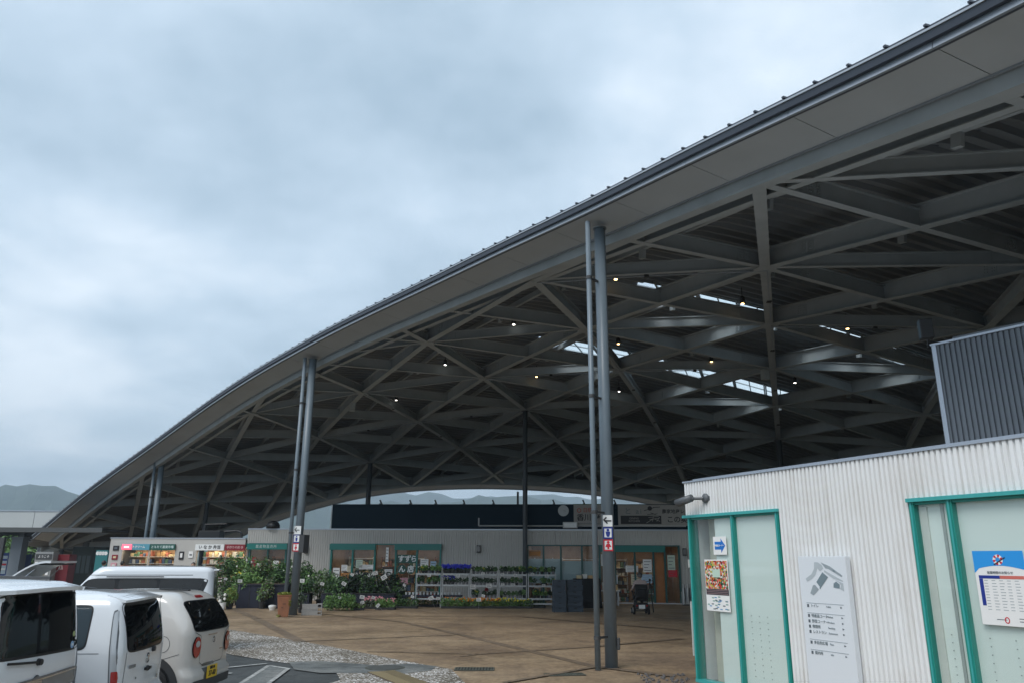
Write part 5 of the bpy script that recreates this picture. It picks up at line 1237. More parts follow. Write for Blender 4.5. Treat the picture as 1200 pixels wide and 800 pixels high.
POTB = mat('pot_black', (.02, .02, .022), .6); BARK = mat('bark', (.09, .065, .045), .8); NAVYBOX = mat('navy_plastic', (.006, .009, .024), .6)
TERRA = mat('terracotta', (.36, .15, .075), .75, noise=(5, (.24, .11, .065), .25), bump=(18, .3)); MOSS = mat('moss', (.25, .28, .03), .9, noise=(9, (.12, .16, .02), .25))
def leaves(mb, c, rx, ry, rz, n, size, nm, R_, hollow=.55):
    for _ in range(n):
        while True:
            p = Vector((R_.uniform(-1, 1), R_.uniform(-1, 1), R_.uniform(-1, 1)))
            if hollow*R_.random() < p.length < 1: break
        p = Vector((c[0]+p.x*rx, c[1]+p.y*ry, c[2]+p.z*rz))
        a = Vector((R_.gauss(0, 1), R_.gauss(0, 1), R_.gauss(0, .7))).normalized(); b = a.cross(Vector((R_.gauss(0, 1), R_.gauss(0, 1), R_.gauss(0, 1)))).normalized()
        s_ = size*R_.uniform(.6, 1.25); mb.add([p-a*s_, p+b*s_*.45, p+a*s_, p-b*s_*.45], [(0, 1, 2, 3)], R_.randrange(nm))
def shrub_meshes(h, wd, mats, seed, flowers=None, nl=520, size=.06, lobes=7):
    R_ = random.Random(seed); f = MB(); st = MB()
    for k in range(lobes):
        a = R_.uniform(0, 2*pi); r_ = R_.uniform(.1, .62)*wd/2; z = h*R_.uniform(.30, .86); q = (r_*cos(a), r_*sin(a), z); s_ = wd*R_.uniform(.22, .36)
        leaves(f, q, s_, s_, min(s_*1.1, h*.3), nl//lobes, size, len(mats), R_)
        st.tube([(0, 0, .05), (q[0]*.5, q[1]*.5, z*.55), q], .012, 4)
    fl = None
    if flowers:
        fl = MB()
        for _ in range(flowers[1]):
            a = R_.uniform(0, 2*pi); r_ = wd*.5*R_.uniform(.4, .95); fl.ball((r_*cos(a), r_*sin(a), h*R_.uniform(.45, .98)), flowers[2]*R_.uniform(.7, 1.3), 6, 3)
    return f, st, fl
def stuffy(o): o['kind'] = 'stuff'; return o
def shrub(px, ptop, Y, wd, mats, label, cat='shrub', flowers=None, pot=.16, name='potted_shrub', seed=0, nl=520, size=.06, base=0, group='potted shrubs on sale', lobes=7):
    q = at(px, ptop, Y); h = q.z-base; t = thing(name, (q.x, Y, base), 0, label, cat, group)
    f, st, fl = shrub_meshes(h-.02, wd, [LEAF[m_] for m_ in mats], seed or int(px), flowers and (FLW[flowers[0]],)+flowers[1:], nl, size, lobes)
    stuffy(f.build('foliage', [LEAF[m_] for m_ in mats], t)); st.build('stem', BARK, t)
    if fl: stuffy(fl.build('blossom', FLW[flowers[0]], t))
    if pot: MB().lathe([(pot*.75, 0), (pot, pot*1.5), (pot*1.08, pot*1.5), (pot*1.08, pot*1.75), (pot*.9, pot*1.75)], n=14).build('pot', POTB, t)
    return t
SH = [  # px, top, Y, width, mats, label, flowers
 (266, 650, 35.5, 1.3, ('mid', 'dark'), 'dark green bush right beside the white van', None),
 (284, 652, 35.8, 1.5, ('mid', 'light'), 'leafy rose bush with white blooms above the navy box, left one', ('white', 14, .045)),
 (302, 655, 35.2, 1.5, ('mid', 'light', 'dark'), 'bushy green plant above the navy box, right one', ('white', 8, .04)),
 (292, 668, 34.2, 1.3, ('light', 'mid'), 'lower pale green bush just behind the navy box', ('yellow', 8, .035)),
 (318, 651, 35.6, 1.3, ('mid', 'olive'), 'tall green shrub left of the downpipe', ('pink', 8, .04)),
 (334, 656, 35.0, 1.2, ('mid', 'dark'), 'green shrub directly behind the column', ('white', 7, .04)),
 (363, 656, 36.0, .95, ('dark', 'mid'), 'tall dark leafed plant standing higher than its neighbours, right of the column', None),
 (356, 670, 34.5, 1.5, ('dark', 'mid'), 'wide dark shrub behind the concrete blocks', ('white', 5, .04)),
 (377, 668, 35.4, 1.5, ('light', 'mid', 'grey'), 'light green airy shrub left of the wide shop window', None),
 (392, 673, 34.8, 1.3, ('mid', 'dark'), 'green shrub in front of the left end of the shop window', ('white', 4, .04)),
 (405, 676, 35.2, 1.3, ('dark', 'purple'), 'dark shrub in front of the shop window, first of the dark row', None),
 (421, 670, 35.4, 1.4, ('dark', 'purple'), 'dark shrub in front of the shop window, second of the dark row', None),
 (438, 671, 35.0, 1.3, ('dark', 'purple', 'mid'), 'dark shrub with pale tags, third of the dark row', None),
 (452, 667, 35.5, 1.3, ('dark', 'purple'), 'dark shrub beside the hiragana notice, fourth of the dark row', None),
 (466, 680, 35.6, 1.0, ('dark', 'purple', 'mid'), 'dark shrub at the right end of the dark row', None)]
for k, (px, pt, Y, wd, ms, lb, fl) in enumerate(SH): shrub(px, pt, Y, wd, ms, lb, flowers=fl, seed=100+k, nl=1500, size=.066, lobes=12)
shrub(310, 677, 33.3, .85, ('olive', 'grey', 'light'), 'variegated pale shrub in front of the right end of the navy box', seed=31, nl=900)
shrub(271, 687, 32.9, .62, ('yellow', 'light'), 'yellow green conifer in a pot before the navy box', 'conifer', name='potted_conifer', seed=32, nl=1000, size=.05, lobes=8)
shrub(261, 693, 32.6, .42, ('dark', 'grey'), 'small white flowered plant in a white pot beside the van', 'plant', flowers=('white', 8, .06), pot=0, name='potted_plant', seed=33, nl=150)
q = at(262, 708, 32.6); o = MB().lathe([(.09, 0), (.13, .26), (.14, .27)], n=16).build('white_pot', WHITEP); o.location = (q.x, 32.5, 0); solo(o, 'white plastic pot at the foot of the van side', 'pot')
q = at(319, 712, 32.4); o = MB().lathe([(.10, 0), (.15, .12), (.15, .18), (.05, .2)], n=16).build('white_pot', WHITEP); o.location = (q.x, 32.4, 0); solo(o, 'low white pot left of the terracotta planter', 'pot')
shrub(354, 688, 31.0, .5, ('grey', 'dark'), 'small grey green plant at the foot of the column', 'plant', name='potted_plant', seed=35, nl=220, pot=.1)
# navy planter box
t = thing('planter_box', (-10.35, 33.9, 0), .02, 'long dark navy planter box under the rose bushes', 'planter')
for a, b in ((-1.02, 1.02),): MB().box(a, b, -.35, .35, 0, .9).build('box', NAVYBOX, t, bevel=.01)
MB().box(-1.06, 1.06, -.39, .39, .902, .95).build('rim', NAVYBOX, t); MB().box(-1.0, 1.0, -.33, .33, .951, .965).build('soil', BARK, t)
for x in (-.5, 0, .5): MB().box(x-.01, x+.01, -.362, -.352, .03, .88).build('rib', POTB, t)
# low navy bench boxes under the shrubs
for k, (x0, x1, lb) in enumerate(((-8.0, -6.7, 'dark low display box behind the concrete blocks'), (-6.6, -4.9, 'dark low display box below the dark shrub row'), (-9.2, -8.5, 'dark display box behind the terracotta planter'))):
    t = thing('display_box', ((x0+x1)/2, 34.4, 0), 0, lb, 'display box', 'dark boxes holding the shrubs'); h = (x1-x0)/2
    MB().box(-h, h, -.3, .3, 0, .55).build('box', NAVYBOX, t, bevel=.01); MB().box(-h-.02, h+.02, -.32, .32, .551, .58).build('rim', POTB, t)
# terracotta planter
t = thing('terracotta_planter', (-8.10, 28.95, 0), .3, 'tall square terracotta planter topped with yellow green moss, beside the column', 'planter')
def frustum(mb, a0, a1, z0, z1, mi=0):
    vs = [(sx*a0, sy*a0, z0) for sx, sy in ((-1, -1), (1, -1), (1, 1), (-1, 1))]+[(sx*a1, sy*a1, z1) for sx, sy in ((-1, -1), (1, -1), (1, 1), (-1, 1))]
    mb.add(vs, [(0, 1, 5, 4), (1, 2, 6, 5), (2, 3, 7, 6), (3, 0, 4, 7), (3, 2, 1, 0), (4, 5, 6, 7)], mi); return mb
frustum(MB(), .17, .235, 0, .68).build('body', TERRA, t, bevel=.015); m = frustum(MB(), .235, .255, .682, .74); m.build('rim', TERRA, t, bevel=.008)
R_ = random.Random(3); m = MB(); leaves(m, (0, 0, .77), .25, .25, .06, 900, .035, 2, R_, .1); leaves(m, (.18, -.16, .55), .07, .09, .28, 260, .035, 2, R_, .1); leaves(m, (-.16, -.18, .04), .08, .06, .05, 50, .03, 2, R_, .1)
stuffy(m.build('moss_growth', [MOSS, LEAF['yellow']], t))
MB().box(-.05, .06, -.222, -.205, .42, .46).box(-.08, -.02, -.215, -.195, .3, .34).build('stain', mat('terracotta_dark', (.17, .08, .05), .8), t)
# concrete blocks by the column
CONC = mat('concrete_block', (.34, .34, .33), .85, noise=(9, (.25, .25, .245), .25), bump=(40, .4))
for k, (dx, dz, rz, lb) in enumerate(((0, 0, .25, 'lower hollow concrete block beside the column'), (.02, .195, .2, 'upper hollow concrete block beside the column'))):
    t = thing('concrete_block', (-7.35+dx, 29.75, dz), rz, lb, 'concrete block', 'hollow concrete blocks beside the column')
    MB().box(-.30, .26, -.1, .1, 0, .035).box(-.30, .26, -.1, .1, .155, .19).build('shell', CONC, t); MB().box(-.298, .258, -.098, -.07, .0352, .1548).build('front_face', CONC, t)
    for x in (-.30, -.125, .05, .225): MB().box(x, x+.035, -.1, .1, .0351, .1549).build('web', CONC, t)
    MB().box(-.264, .224, .06, .098, .036, .154).build('back_web', CONC, t)
for k in range(2):
    pass
t = thing('concrete_block', (-7.0, 29.75, 0), .2, 'upright concrete block with three holes at the right end of the pile', 'concrete block', 'hollow concrete blocks beside the column')
for z in (0, .12, .245, .37): MB().box(-.09, .09, -.1, .1, z, z+.035).build('web', CONC, t)
for x in (-.09, .06): MB().box(x, x+.03, -.098, .098, .036, .369).build('shell', CONC, t)
# herb clump and tray beds
def clump(px, py_, Y, wd, h, mats, label, flowers=None, seed=1, nl=900, dep=.4, name='flower_tray', cat='flower tray', size=.045, tray=True, group='trays of bedding plants along the front'):
    q = gnd(px, py_); Y = q.y; t = thing(name, (q.x, Y, 0), 0, label, cat, group); R_ = random.Random(seed)
    if tray:
        MB().box(-wd/2, wd/2, -dep/2, dep/2, .0, .02).box(-wd/2, wd/2, -dep/2, -dep/2+.015, .021, .09).box(-wd/2, wd/2, dep/2-.015, dep/2, .021, .09).box(-wd/2, -wd/2+.015, -dep/2+.016, dep/2-.016, .021, .09).box(wd/2-.015, wd/2, -dep/2+.016, dep/2-.016, .021, .09).build('tray', POTB, t)
    m = MB()
    nb = max(3, int(wd/.18))
    for k in range(nb):
        x = -wd/2+wd*(k+.5)/nb
        for yy in (-dep*.25, dep*.25): leaves(m, (x+R_.uniform(-.03, .03), yy, .05+h*R_.uniform(.38, .52)), wd/nb*.75, dep*.33, h*.5, nl//(2*nb), size, len(mats), R_, .3)
    stuffy(m.build('foliage', [LEAF[a] for a in mats], t))
    if flowers:
        fm = MB()
        for _ in range(flowers[1]): fm.ball((R_.uniform(-wd/2, wd/2), R_.uniform(-dep/2, dep/2), .03+h*R_.uniform(.7, 1.05)), flowers[2]*R_.uniform(.7, 1.3), 5, 3)
        stuffy(fm.build('blossom', FLW[flowers[0]], t))
    return t
clump(398, 714.5, 0, 1.15, .62, ('light', 'mid'), 'rounded bright green herb clump on the ground, leftmost of the low plants', seed=41, nl=2600, dep=.8, name='herb_clump', cat='herbs', tray=False, group=None)
clump(419, 714, 0, .5, .22, ('olive', 'light'), 'tiny sparse seedling tray next to the herb clump', seed=42, nl=260)
clump(437, 712.5, 0, .8, .42, ('olive', 'grey'), 'tray of pinkish blooms right of the small seedling tray', ('pink', 90, .03), 43, 700)
clump(452, 713.5, 0, .8, .40, ('mid', 'light'), 'low green tray with scattered pale pink blooms', ('pink', 35, .028), 44, 900)
clump(455, 706.5, 0, 1.6, .5, ('yellow', 'light', 'olive'), 'yellow green tray behind the pink blooms', ('pink', 30, .03), 45, 1100)
clump(477, 712, 0, .9, .40, ('mid', 'dark'), 'plain green tray left of the red flowers', None, 46, 800)
clump(499, 710, 0, .95, .42, ('mid',), 'tray of bright red flowers, left one', ('red', 120, .036), 47, 500)
clump(513, 709.5, 0, .7, .42, ('mid',), 'tray of red flowers, right one', ('red', 80, .036), 48, 450)
clump(531, 712, 0, 1.0, .40, ('mid', 'light'), 'green tray right after the red flowers', ('orange', 15, .03), 49, 900)
clump(552, 712, 0, 1.0, .36, ('mid', 'light'), 'tray with a row of orange blooms, first of two', ('orange', 75, .032), 50, 800)
clump(573, 712, 0, 1.0, .36, ('mid', 'yellow'), 'tray with a row of orange blooms, second of two', ('orange', 60, .032), 51, 800)
clump(594, 712, 0, 1.0, .36, ('mid', 'light'), 'tray with yellow blooms', ('yellow', 60, .032), 52, 800)
clump(613, 712, 0, .8, .34, ('dark', 'mid', 'light'), 'last green tray at the right end with few yellow blooms', ('yellow', 18, .03), 53, 600)
clump(538, 704, 0, 1.6, .62, ('mid', 'olive', 'light'), 'taller green tray in the second row, left', None, 54, 1200)
clump(578, 704, 0, 1.7, .60, ('olive', 'light', 'mid'), 'taller green tray in the second row, right', ('yellow', 20, .03), 55, 1200)
clump(632, 711.5, 0, .55, .32, ('dark', 'mid'), 'small dark tray beside the navy crates', None, 56, 300)
# rows of white cups
ORD = 'first second third fourth fifth sixth seventh eighth ninth tenth eleventh twelfth thirteenth fourteenth fifteenth sixteenth'.split()
RS = ['leftmost', 'second', 'third', 'fourth', 'last']
CUP = MB().lathe([(.035, 0), (.05, .10), (.052, .105)], n=10).mesh('cup', WHITEP)
cups = [(-6.9+2.35+k*.155, 35.2, .50) for k in range(16)]
t_b = thing('low_bench', (-3.4, 35.2, 0), 0, 'low dark bench carrying a row of white cup pots', 'bench'); MB().box(-1.3, 1.3, -.2, .2, .42, .5).build('top', NAVYBOX, t_b)
for x in (-1.2, 1.2): MB().box(x-.04, x+.04, -.18, .18, 0, .419).build('leg', NAVYBOX, t_b)
for x, y, z in cups:
    o = meshobj('cup_pot', CUP, loc=(x, y, z)); tag(o, 'white cup pot, '+ORD[cups.index((x, y, z))]+' from the left on the low dark bench', 'pot', 'white cup pots on the low bench')

# shelf racks
RACKM = mat('rack_pale_metal', (.38, .40, .41), .45, metal=.2)
POTS = []
for k, (fm, n_) in enumerate((('mid', None), ('light', None), ('dark', 'white'), ('mid', 'yellow'), ('dark', None))):
    R_ = random.Random(60+k); m = MB(); leaves(m, (0, 0, .16), .08, .08, .09, 90, .035, 1, R_, .1); p = MB().lathe([(.035, 0), (.05, .085), (.052, .09)], n=8).mesh('pot', POTB if k % 2 else mat('pot_grey', (.16, .16, .17), .6))
    fl = None
    if n_:
        b = MB()
        for _ in range(7): b.ball((R_.uniform(-.06, .06), R_.uniform(-.06, .06), R_.uniform(.16, .23)), .014, 5, 3)
        fl = b.mesh('blossom', FLW[n_])
    POTS.append((p, m.mesh('foliage', LEAF[fm]), fl, ('plain green', 'pale green', 'dark white flowered', 'yellow flowered', 'dark green')[k]))
HYD = []
for k in range(2):
    R_ = random.Random(80+k); m = MB(); leaves(m, (0, 0, .15), .1, .1, .06, 40, .04, 1, R_, .1); b = MB()
    for _ in range(4):
        c_ = Vector((R_.uniform(-.06, .06), R_.uniform(-.06, .06), R_.uniform(.22, .28)))
        for _ in range(11): b.ball(c_+Vector((R_.uniform(-.06, .06), R_.uniform(-.06, .06), R_.uniform(-.05, .06))), .026, 5, 3)
    HYD.append((MB().lathe([(.06, 0), (.08, .12), (.085, .125)], n=10).mesh('pot', POTB), m.mesh('foliage', LEAF['dark']), b.mesh('blossom', FLW['blue'])))
def place_pot(x, y, z, var, label, group, meshes=None):
    t = thing('potted_flower', (x, y, z), RND.uniform(0, 6), label, 'potted plant', group)
    ms = meshes or POTS[var]; k_ = RND.uniform(1.15, 1.5) if not meshes else 1.2; t.scale = (k_, k_, k_)
    meshobj('pot', ms[0], t); stuffy(meshobj('foliage', ms[1], t))
    if ms[2]: stuffy(meshobj('blossom', ms[2], t))
RKY = 35.0
RX_ = [at(px, 690, RKY).x for px in (487, 518, 551, 584, 618, 652)]
RN = ['leftmost rack, in front of the shop window', 'second rack, crowned with blue flowers', 'third rack, with plain pots before the grey wall', 'fourth rack, by the black inner column', 'last rack, beside the navy crates']
for k in range(5):
    x0, x1 = RX_[k], RX_[k+1]; wd = x1-x0-.04; t = thing('plant_rack', ((x0+x1)/2, RKY, 0), 0, 'pale metal plant rack: '+RN[k], 'rack', 'plant racks along the shop'); h = wd/2
    for sx in (-h+.02, h-.02):
        for sy in (-.2, .2): MB().box(sx-.018, sx+.018, sy-.018, sy+.018, 0, 1.42).build('post', RACKM, t)
    for z in (.34, .90, 1.36) if k < 2 else (.16, .36, .88, 1.34): MB().box(-h+.04, h-.04, -.24, .24, z, z+.035).box(-h+.04, h-.04, -.262, -.241, z-.02, z+.05).build('shelf', RACKM, t)
    for z in ((.90, 1.36) if k < 2 else (.36, .88, 1.34)):
        if k == 1 and z > 1: continue
        n_ = 7
        for i in range(n_):
            for yy in ((-.12, .1) if z > 1.2 else (-.12,)):
                if RND.random() < .12: continue
                v_ = RND.randrange(5) if not (k == 1 and z < 1) else 2
                lev = {.34: 'bottom', .36: 'bottom', .90: 'middle', .88: 'middle', 1.36: 'top', 1.34: 'top'}[z]
                place_pot((x0+x1)/2-h+.12+(2*h-.24)*i/(n_-1), RKY+yy, z+.036, v_, POTS[v_][3]+' pot, '+ORD[i]+' from left in the '+('front' if yy < 0 else 'back')+' row, '+lev+' shelf, '+RS[k]+' rack', 'small pots on the racks')
for i in range(7):
    for yy in (-.12, .12): place_pot(RX_[1]+.12+i*.165, RKY+yy, 1.396, 0, 'vivid blue flower pot, '+ORD[i]+' from left, '+('front' if yy < 0 else 'back')+' row on top of the second rack', 'blue flower pots on the rack', HYD[i % 2])
for i in range(3): place_pot(RX_[1]+.12+i*.17, RKY-.1, .936, 0, 'vivid blue flower pot, '+ORD[i]+' from left on the middle shelf of the second rack', 'blue flower pots on the rack', HYD[i % 2])
# price cards on stakes / on shelves
PAPER2 = mat('card_paper', (.55, .55, .54), .7); CARD = MB().box(-.085, .085, -.003, .003, 0, .12).mesh('card', PAPER2); CARDL = MB().box(-.06, .06, -.0045, -.0035, .03, .045).box(-.06, .03, -.0045, -.0035, .07, .09).mesh('print', INKG); STAKE = MB().cyl((0, .005, -.4), (0, .005, .02), .003, n=5).mesh('stake', ALU)
cards = [(354, 667+15, 33.4, 1.25, .0, 'behind the concrete blocks'), (402, 685, 33.6, 1.2, .5, 'tilted, left of the dark shrubs'), (440, 673, 33.7, 1.3, -.2, 'large, over the dark shrub row, left one'), (451, 678, 33.7, 1.5, -.5, 'large and tilted, over the dark shrub row, right one'), (412, 674, 33.7, .9, .4, 'small, before the shop window'), (377, 685, 33.5, 1.0, .3, 'tilted, over the light green shrub'), (281, 682, 33.4, 1.1, 0, 'on the navy box rim'), (264, 679, 33.4, .8, .2, 'beside the white van'), (398, 701, 32.3, .8, .1, 'in the herb clump'), (424, 701, 33.0, 1.2, .15, 'standing left of the pink blooms'), (425, 707, 32.8, 1.0, -.3, 'leaning lower left of the pink blooms'), (437, 701, 33.2, .9, .3, 'above the pink blooms'), (444, 710, 32.6, 1.0, -.8, 'lying tilted on the pink tray'), (506, 702, 33.3, 1.25, -.4, 'over the red flowers, left one'), (513, 702, 33.4, .9, .1, 'over the red flowers, right one'), (483, 700, 33.6, .9, .2, 'over the plain green tray'), (561, 704, 33.0, 1.2, 0, 'over the orange blooms'), (566, 699, 33.5, .9, .3, 'behind the orange blooms'), (473, 686, 34.5, .8, .7, 'small, tilted, below the hiragana notice')]
for px, py_, Y, s_, tl, lb in cards:
    q = at(px, py_, Y); t = thing('price_card', q, 0, 'white price card '+lb, 'price card', 'white price cards'); t.rotation_euler = (0, tl, RND.uniform(-.3, .3)); t.scale = (s_*.95, s_*.95, s_*.95)
    meshobj('card', CARD, t); meshobj('print', CARDL, t); meshobj('stake', STAKE, t)
for px, py_, lb in ((503, 673, 'on the top rail of the leftmost rack'), (537, 673, 'on the top rail of the second rack'), (566, 671, 'on the top rail of the third rack'), (589, 672, 'on the top rail by the fourth rack, left'), (604, 673, 'on the top rail by the fourth rack, right'), (624, 672, 'on the top rail of the last rack, left'), (641, 674, 'on the top rail of the last rack, right'), (589, 684, 'on the middle rail of the fourth rack, left'), (601, 684, 'on the middle rail of the fourth rack, right'), (637, 685, 'on the middle rail of the last rack'), (554, 687, 'large, hanging between the second and third rack'), (573, 686, 'large, hanging on the third rack'), (649, 690, 'large, at the right end of the racks'), (622, 702, 'tilted, on the lowest rail of the last rack')):
    q = at(px, py_+2, RKY-.29); t = thing('price_card', q, 0, 'white price card '+lb, 'price card', 'white price cards'); s_ = 1.4 if 'large' in lb else .9; t.scale = (s_, s_, s_); t.rotation_euler = (0, .7 if 'tilted' in lb else RND.uniform(-.08, .08), 0)
    meshobj('card', CARD, t); meshobj('print', CARDL, t)
t = thing('fire_extinguisher', (at(570, 695, 35.6).x, 35.7, .30), 0, 'red extinguisher like bottle behind the third rack', 'bottle'); MB().lathe([(.09, 0), (.09, .42), (.05, .5), (.025, .52), (.03, .6)], n=14).build('bottle', mat('bottle_red', (.45, .02, .03), .4), t, smooth=True); MB().lathe([(.035, .601), (.035, .66)], n=10).build('cap', BLACKP, t)
t = thing('water_can', (at(598, 666, 35.2).x, 35.3, 1.376), 0, 'grey pail standing on top of the racks', 'pail'); MB().lathe([(.10, 0), (.13, .24), (.135, .25), (.12, .25), (.09, .02)], n=16).build('pail', mat('pail_grey', (.16, .17, .18), .5), t); MB().tube([(-.13, 0, .25), (-.08, 0, .36), (.08, 0, .36), (.13, 0, .25)], .008, 5).build('handle', ALU, t)

# navy crates in two stacks
CRN = mat('crate_slate', (.045, .065, .09), .5, noise=(4, (.03, .045, .065), .3))
cq = gnd(651, 716.5); cols_ = ((cq.x+.15, cq.y+.1, 6, .5, 'left stack'), (cq.x+.78, cq.y+.35, 6, .62, 'right stack'))
ords = ['bottom', 'second', 'third', 'fourth', 'fifth', 'topmost']
for (x, y, n_, wd, nm) in cols_:
    for k in range(n_):
        if nm == 'right stack' and k == 5: pass
        t = thing('plastic_crate', (x+RND.uniform(-.015, .015), y+RND.uniform(-.02, .02), k*.205), .12+RND.uniform(-.05, .05), 'dark slate blue crate, %s of the %s' % (ords[k], nm), 'crate', 'slate blue crates stacked beside the racks'); h = wd/2
        m = MB().box(-h, h, -.2, .2, 0, .015); m.box(-h, h, -.2, -.185, .016, .195).box(-h, h, .185, .2, .016, .195).box(-h, -h+.015, -.184, .184, .016, .195).box(h-.015, h, -.184, .184, .016, .195); m.build('shell', CRN, t)
        MB().box(-h-.012, h+.012, -.212, -.186, .17, .198).box(-h-.012, h+.012, .186, .212, .17, .198).box(-h-.012, -h+.01, -.185, .185, .17, .198).box(h-.01, h+.012, -.185, .185, .17, .198).build('rim', CRN, t)
        MB().box(-.06, .06, -.214, -.2125, .12, .155).build('handle_slot', BLACKP, t)
t = thing('covered_stand', (at(689, 700, 35).x, 35.4, 0), .1, 'tall black cloth covered sales stand behind the crates', 'stand')
R_ = random.Random(8); m = MB(); n = 16
for j, z in enumerate((0, .4, .8, 1.15, 1.22)):
    for i in range(n): a = 2*pi*i/n; sx = max(-1, min(1, 1.3*cos(a))); sy = max(-1, min(1, 1.3*sin(a))); k = (1.0-.02*j)*(1+.05*sin(i*2.3)*(1-z/1.3)); m.v.append((sx*.62*k, sy*.4*k, z))
for j in range(4):
    for i in range(n): m.f.append((j*n+i, j*n+(i+1) % n, (j+1)*n+(i+1) % n, (j+1)*n+i)); m.m.append(0)
m.f.append(tuple(4*n+i for i in range(n))); m.m.append(0); m.build('cloth', mat('black_cloth', (.008, .009, .011), .85), t, smooth=True)
for k in range(4): MB().box(-.45+k*.25, -.27+k*.25, -.2, .1, 1.222, 1.35+.05*(k % 2)).build('goods_box', GOODS[(k*2) % 6], t)
t = thing('display_table', (at(697, 700, 36).x+.6, 37.4, 0), 0, 'low table with grey boxed goods beside the tall column', 'table'); MB().box(-.7, .7, -.3, .3, .62, .66).build('top', WHITEP, t)
for sx in (-.6, .6): MB().box(sx-.03, sx+.03, -.25, .25, 0, .619).build('leg', ALU, t)
for k in range(5): MB().box(-.6+k*.25, -.4+k*.25, -.2, .1, .661, .8+.1*(k % 3)).build('goods_box', GOODS[k], t)
# entrance clutter: umbrella stand, folded stroller, tripod sign
t = thing('umbrella_stand', (8.25, 37.6, 0), 0, 'umbrella stand with folded white and grey umbrellas right of the entrance', 'umbrella stand')
MB().box(-.25, .25, -.15, .15, 0, .04).build('base', DARKG, t)
for sx in (-.24, .24):
    for sy in (-.14, .14): MB().cyl((sx, sy, .04), (sx, sy, .6), .012, n=6).build('post', ALU, t)
for k in range(6):
    x = -.18+k*.07; MB().lathe([(.008, .05), (.045, .35), (.03, .75), (.01, .8), (.01, .95)], (x, RND.uniform(-.08, .08), 0), 8).build('umbrella', [WHITEP, DARKG, mat('umbrella_grey', (.3, .33, .35), .5)][k % 3], t)
t = thing('folded_wheelchair', (8.75, 37.2, 0), .4, 'folded grey wheelchair leaning by the right end of the shop', 'wheelchair')
for y in (-.12, .12):
    m = MB(); n = 24; m.tube([(.28*cos(2*pi*k/n), y, .3+.28*sin(2*pi*k/n)) for k in range(n+1)], .014, 6); m.build('wheel', DARKG, t)
    MB().tube([(-.05, y, .3), (-.1, y, .95), (-.25, y, .97)], .014, 6).tube([(-.1, y, .5), (.35, y, .5), (.42, y, .12)], .014, 6).build('frame', ALU, t)
MB().box(-.1, .3, -.1, .1, .5, .56).build('seat', BLACKP, t)

# ================================================================== PEOPLE
SKINM = mat('skin', (.42, .26, .18), .6); HAIR = mat('black_hair', (.012, .011, .011), .5)
def skinned(name, joints, edges, m, parent, lv=2):
    """continuous limbed surface from joints {name:(pos,rx,ry)}"""
    keys = list(joints); me = bpy.data.meshes.new(name); me.from_pydata([joints[k][0] for k in keys], [(keys.index(a), keys.index(b)) for a, b in edges], [])
    o = bpy.data.objects.new(name, me); COL.objects.link(o); o.parent = parent
    sk = o.modifiers.new('skin', 'SKIN'); sk.use_smooth_shade = True
    for i, k in enumerate(keys): d = me.skin_vertices[0].data[i]; d.radius = joints[k][1:3] if len(joints[k]) > 2 else (joints[k][1],)*2; d.use_root = (i == 0)
    ss = o.modifiers.new('subsurf', 'SUBSURF'); ss.levels = lv; ss.render_levels = lv
    me.materials.append(m); return o
def head(parent, c, r=.10, hair=HAIR, face=-1, long=0, bald=False):
    """head with face towards -y*face ... features small"""
    m = MB(); m.ball(c, r, 14, 10, sz=1.18); o = m.build('head', SKINM, parent, smooth=True)
    f = face; f_ = MB(); f_.ball((c[0], c[1]+f*r*.98, c[2]-.005), .016, 6, 4); f_.box(c[0]-.03, c[0]+.03, c[1]+f*r*.93-.004, c[1]+f*r*.93+.004, c[2]-.055, c[2]-.045)
    for sx in (-1, 1): f_.ball((c[0]+sx*r*.97, c[1], c[2]-.01), .018, 6, 4, sz=1.6)
    f_.build('nose_mouth_ears', SKINM, o, smooth=True)
    e_ = MB()
    for sx in (-1, 1): e_.ball((c[0]+sx*.034, c[1]+f*r*.88, c[2]+.02), .011, 6, 4)
    e_.build('eyes', INK, o)
    h = MB(); h.ball((c[0], c[1]-f*.016, c[2]+.022), r*1.06, 14, 8, sz=1.12)
    if long: h.ball((c[0], c[1]-f*.05, c[2]-.06), r*.9, 10, 6, sz=1.3)
    h.build('hair', hair, o, smooth=True); return o
def hand(parent, c, d, m=SKINM, grip=True):
    mb = MB(); c = Vector(c); d = Vector(d).normalized(); s_ = d.cross(Vector((0, 0, 1))); s_ = s_.normalized() if s_.length > .1 else Vector((1, 0, 0)); u = s_.cross(d)
    mb.ball(c, .038, 8, 5)
    for k, ln in enumerate((.062, .07, .066, .052)):
        b = c+d*.025+s_*(-.027+.018*k); k1 = b+d*ln*.5-u*.006; k2 = k1+d*ln*.3-u*.025; k3 = k2-u*.02-d*.005
        mb.cyl(b, k1, .010, .009, 6).cyl(k1, k2, .009, .008, 6).cyl(k2, k3, .008, .007, 6)
    b = c-s_*.032; mb.cyl(b, b+d*.03-s_*.02-u*.01, .011, .009, 6).cyl(b+d*.03-s_*.02-u*.01, b+d*.055-s_*.012-u*.03, .009, .008, 6)
    return mb.build('hand', m, parent, smooth=True)
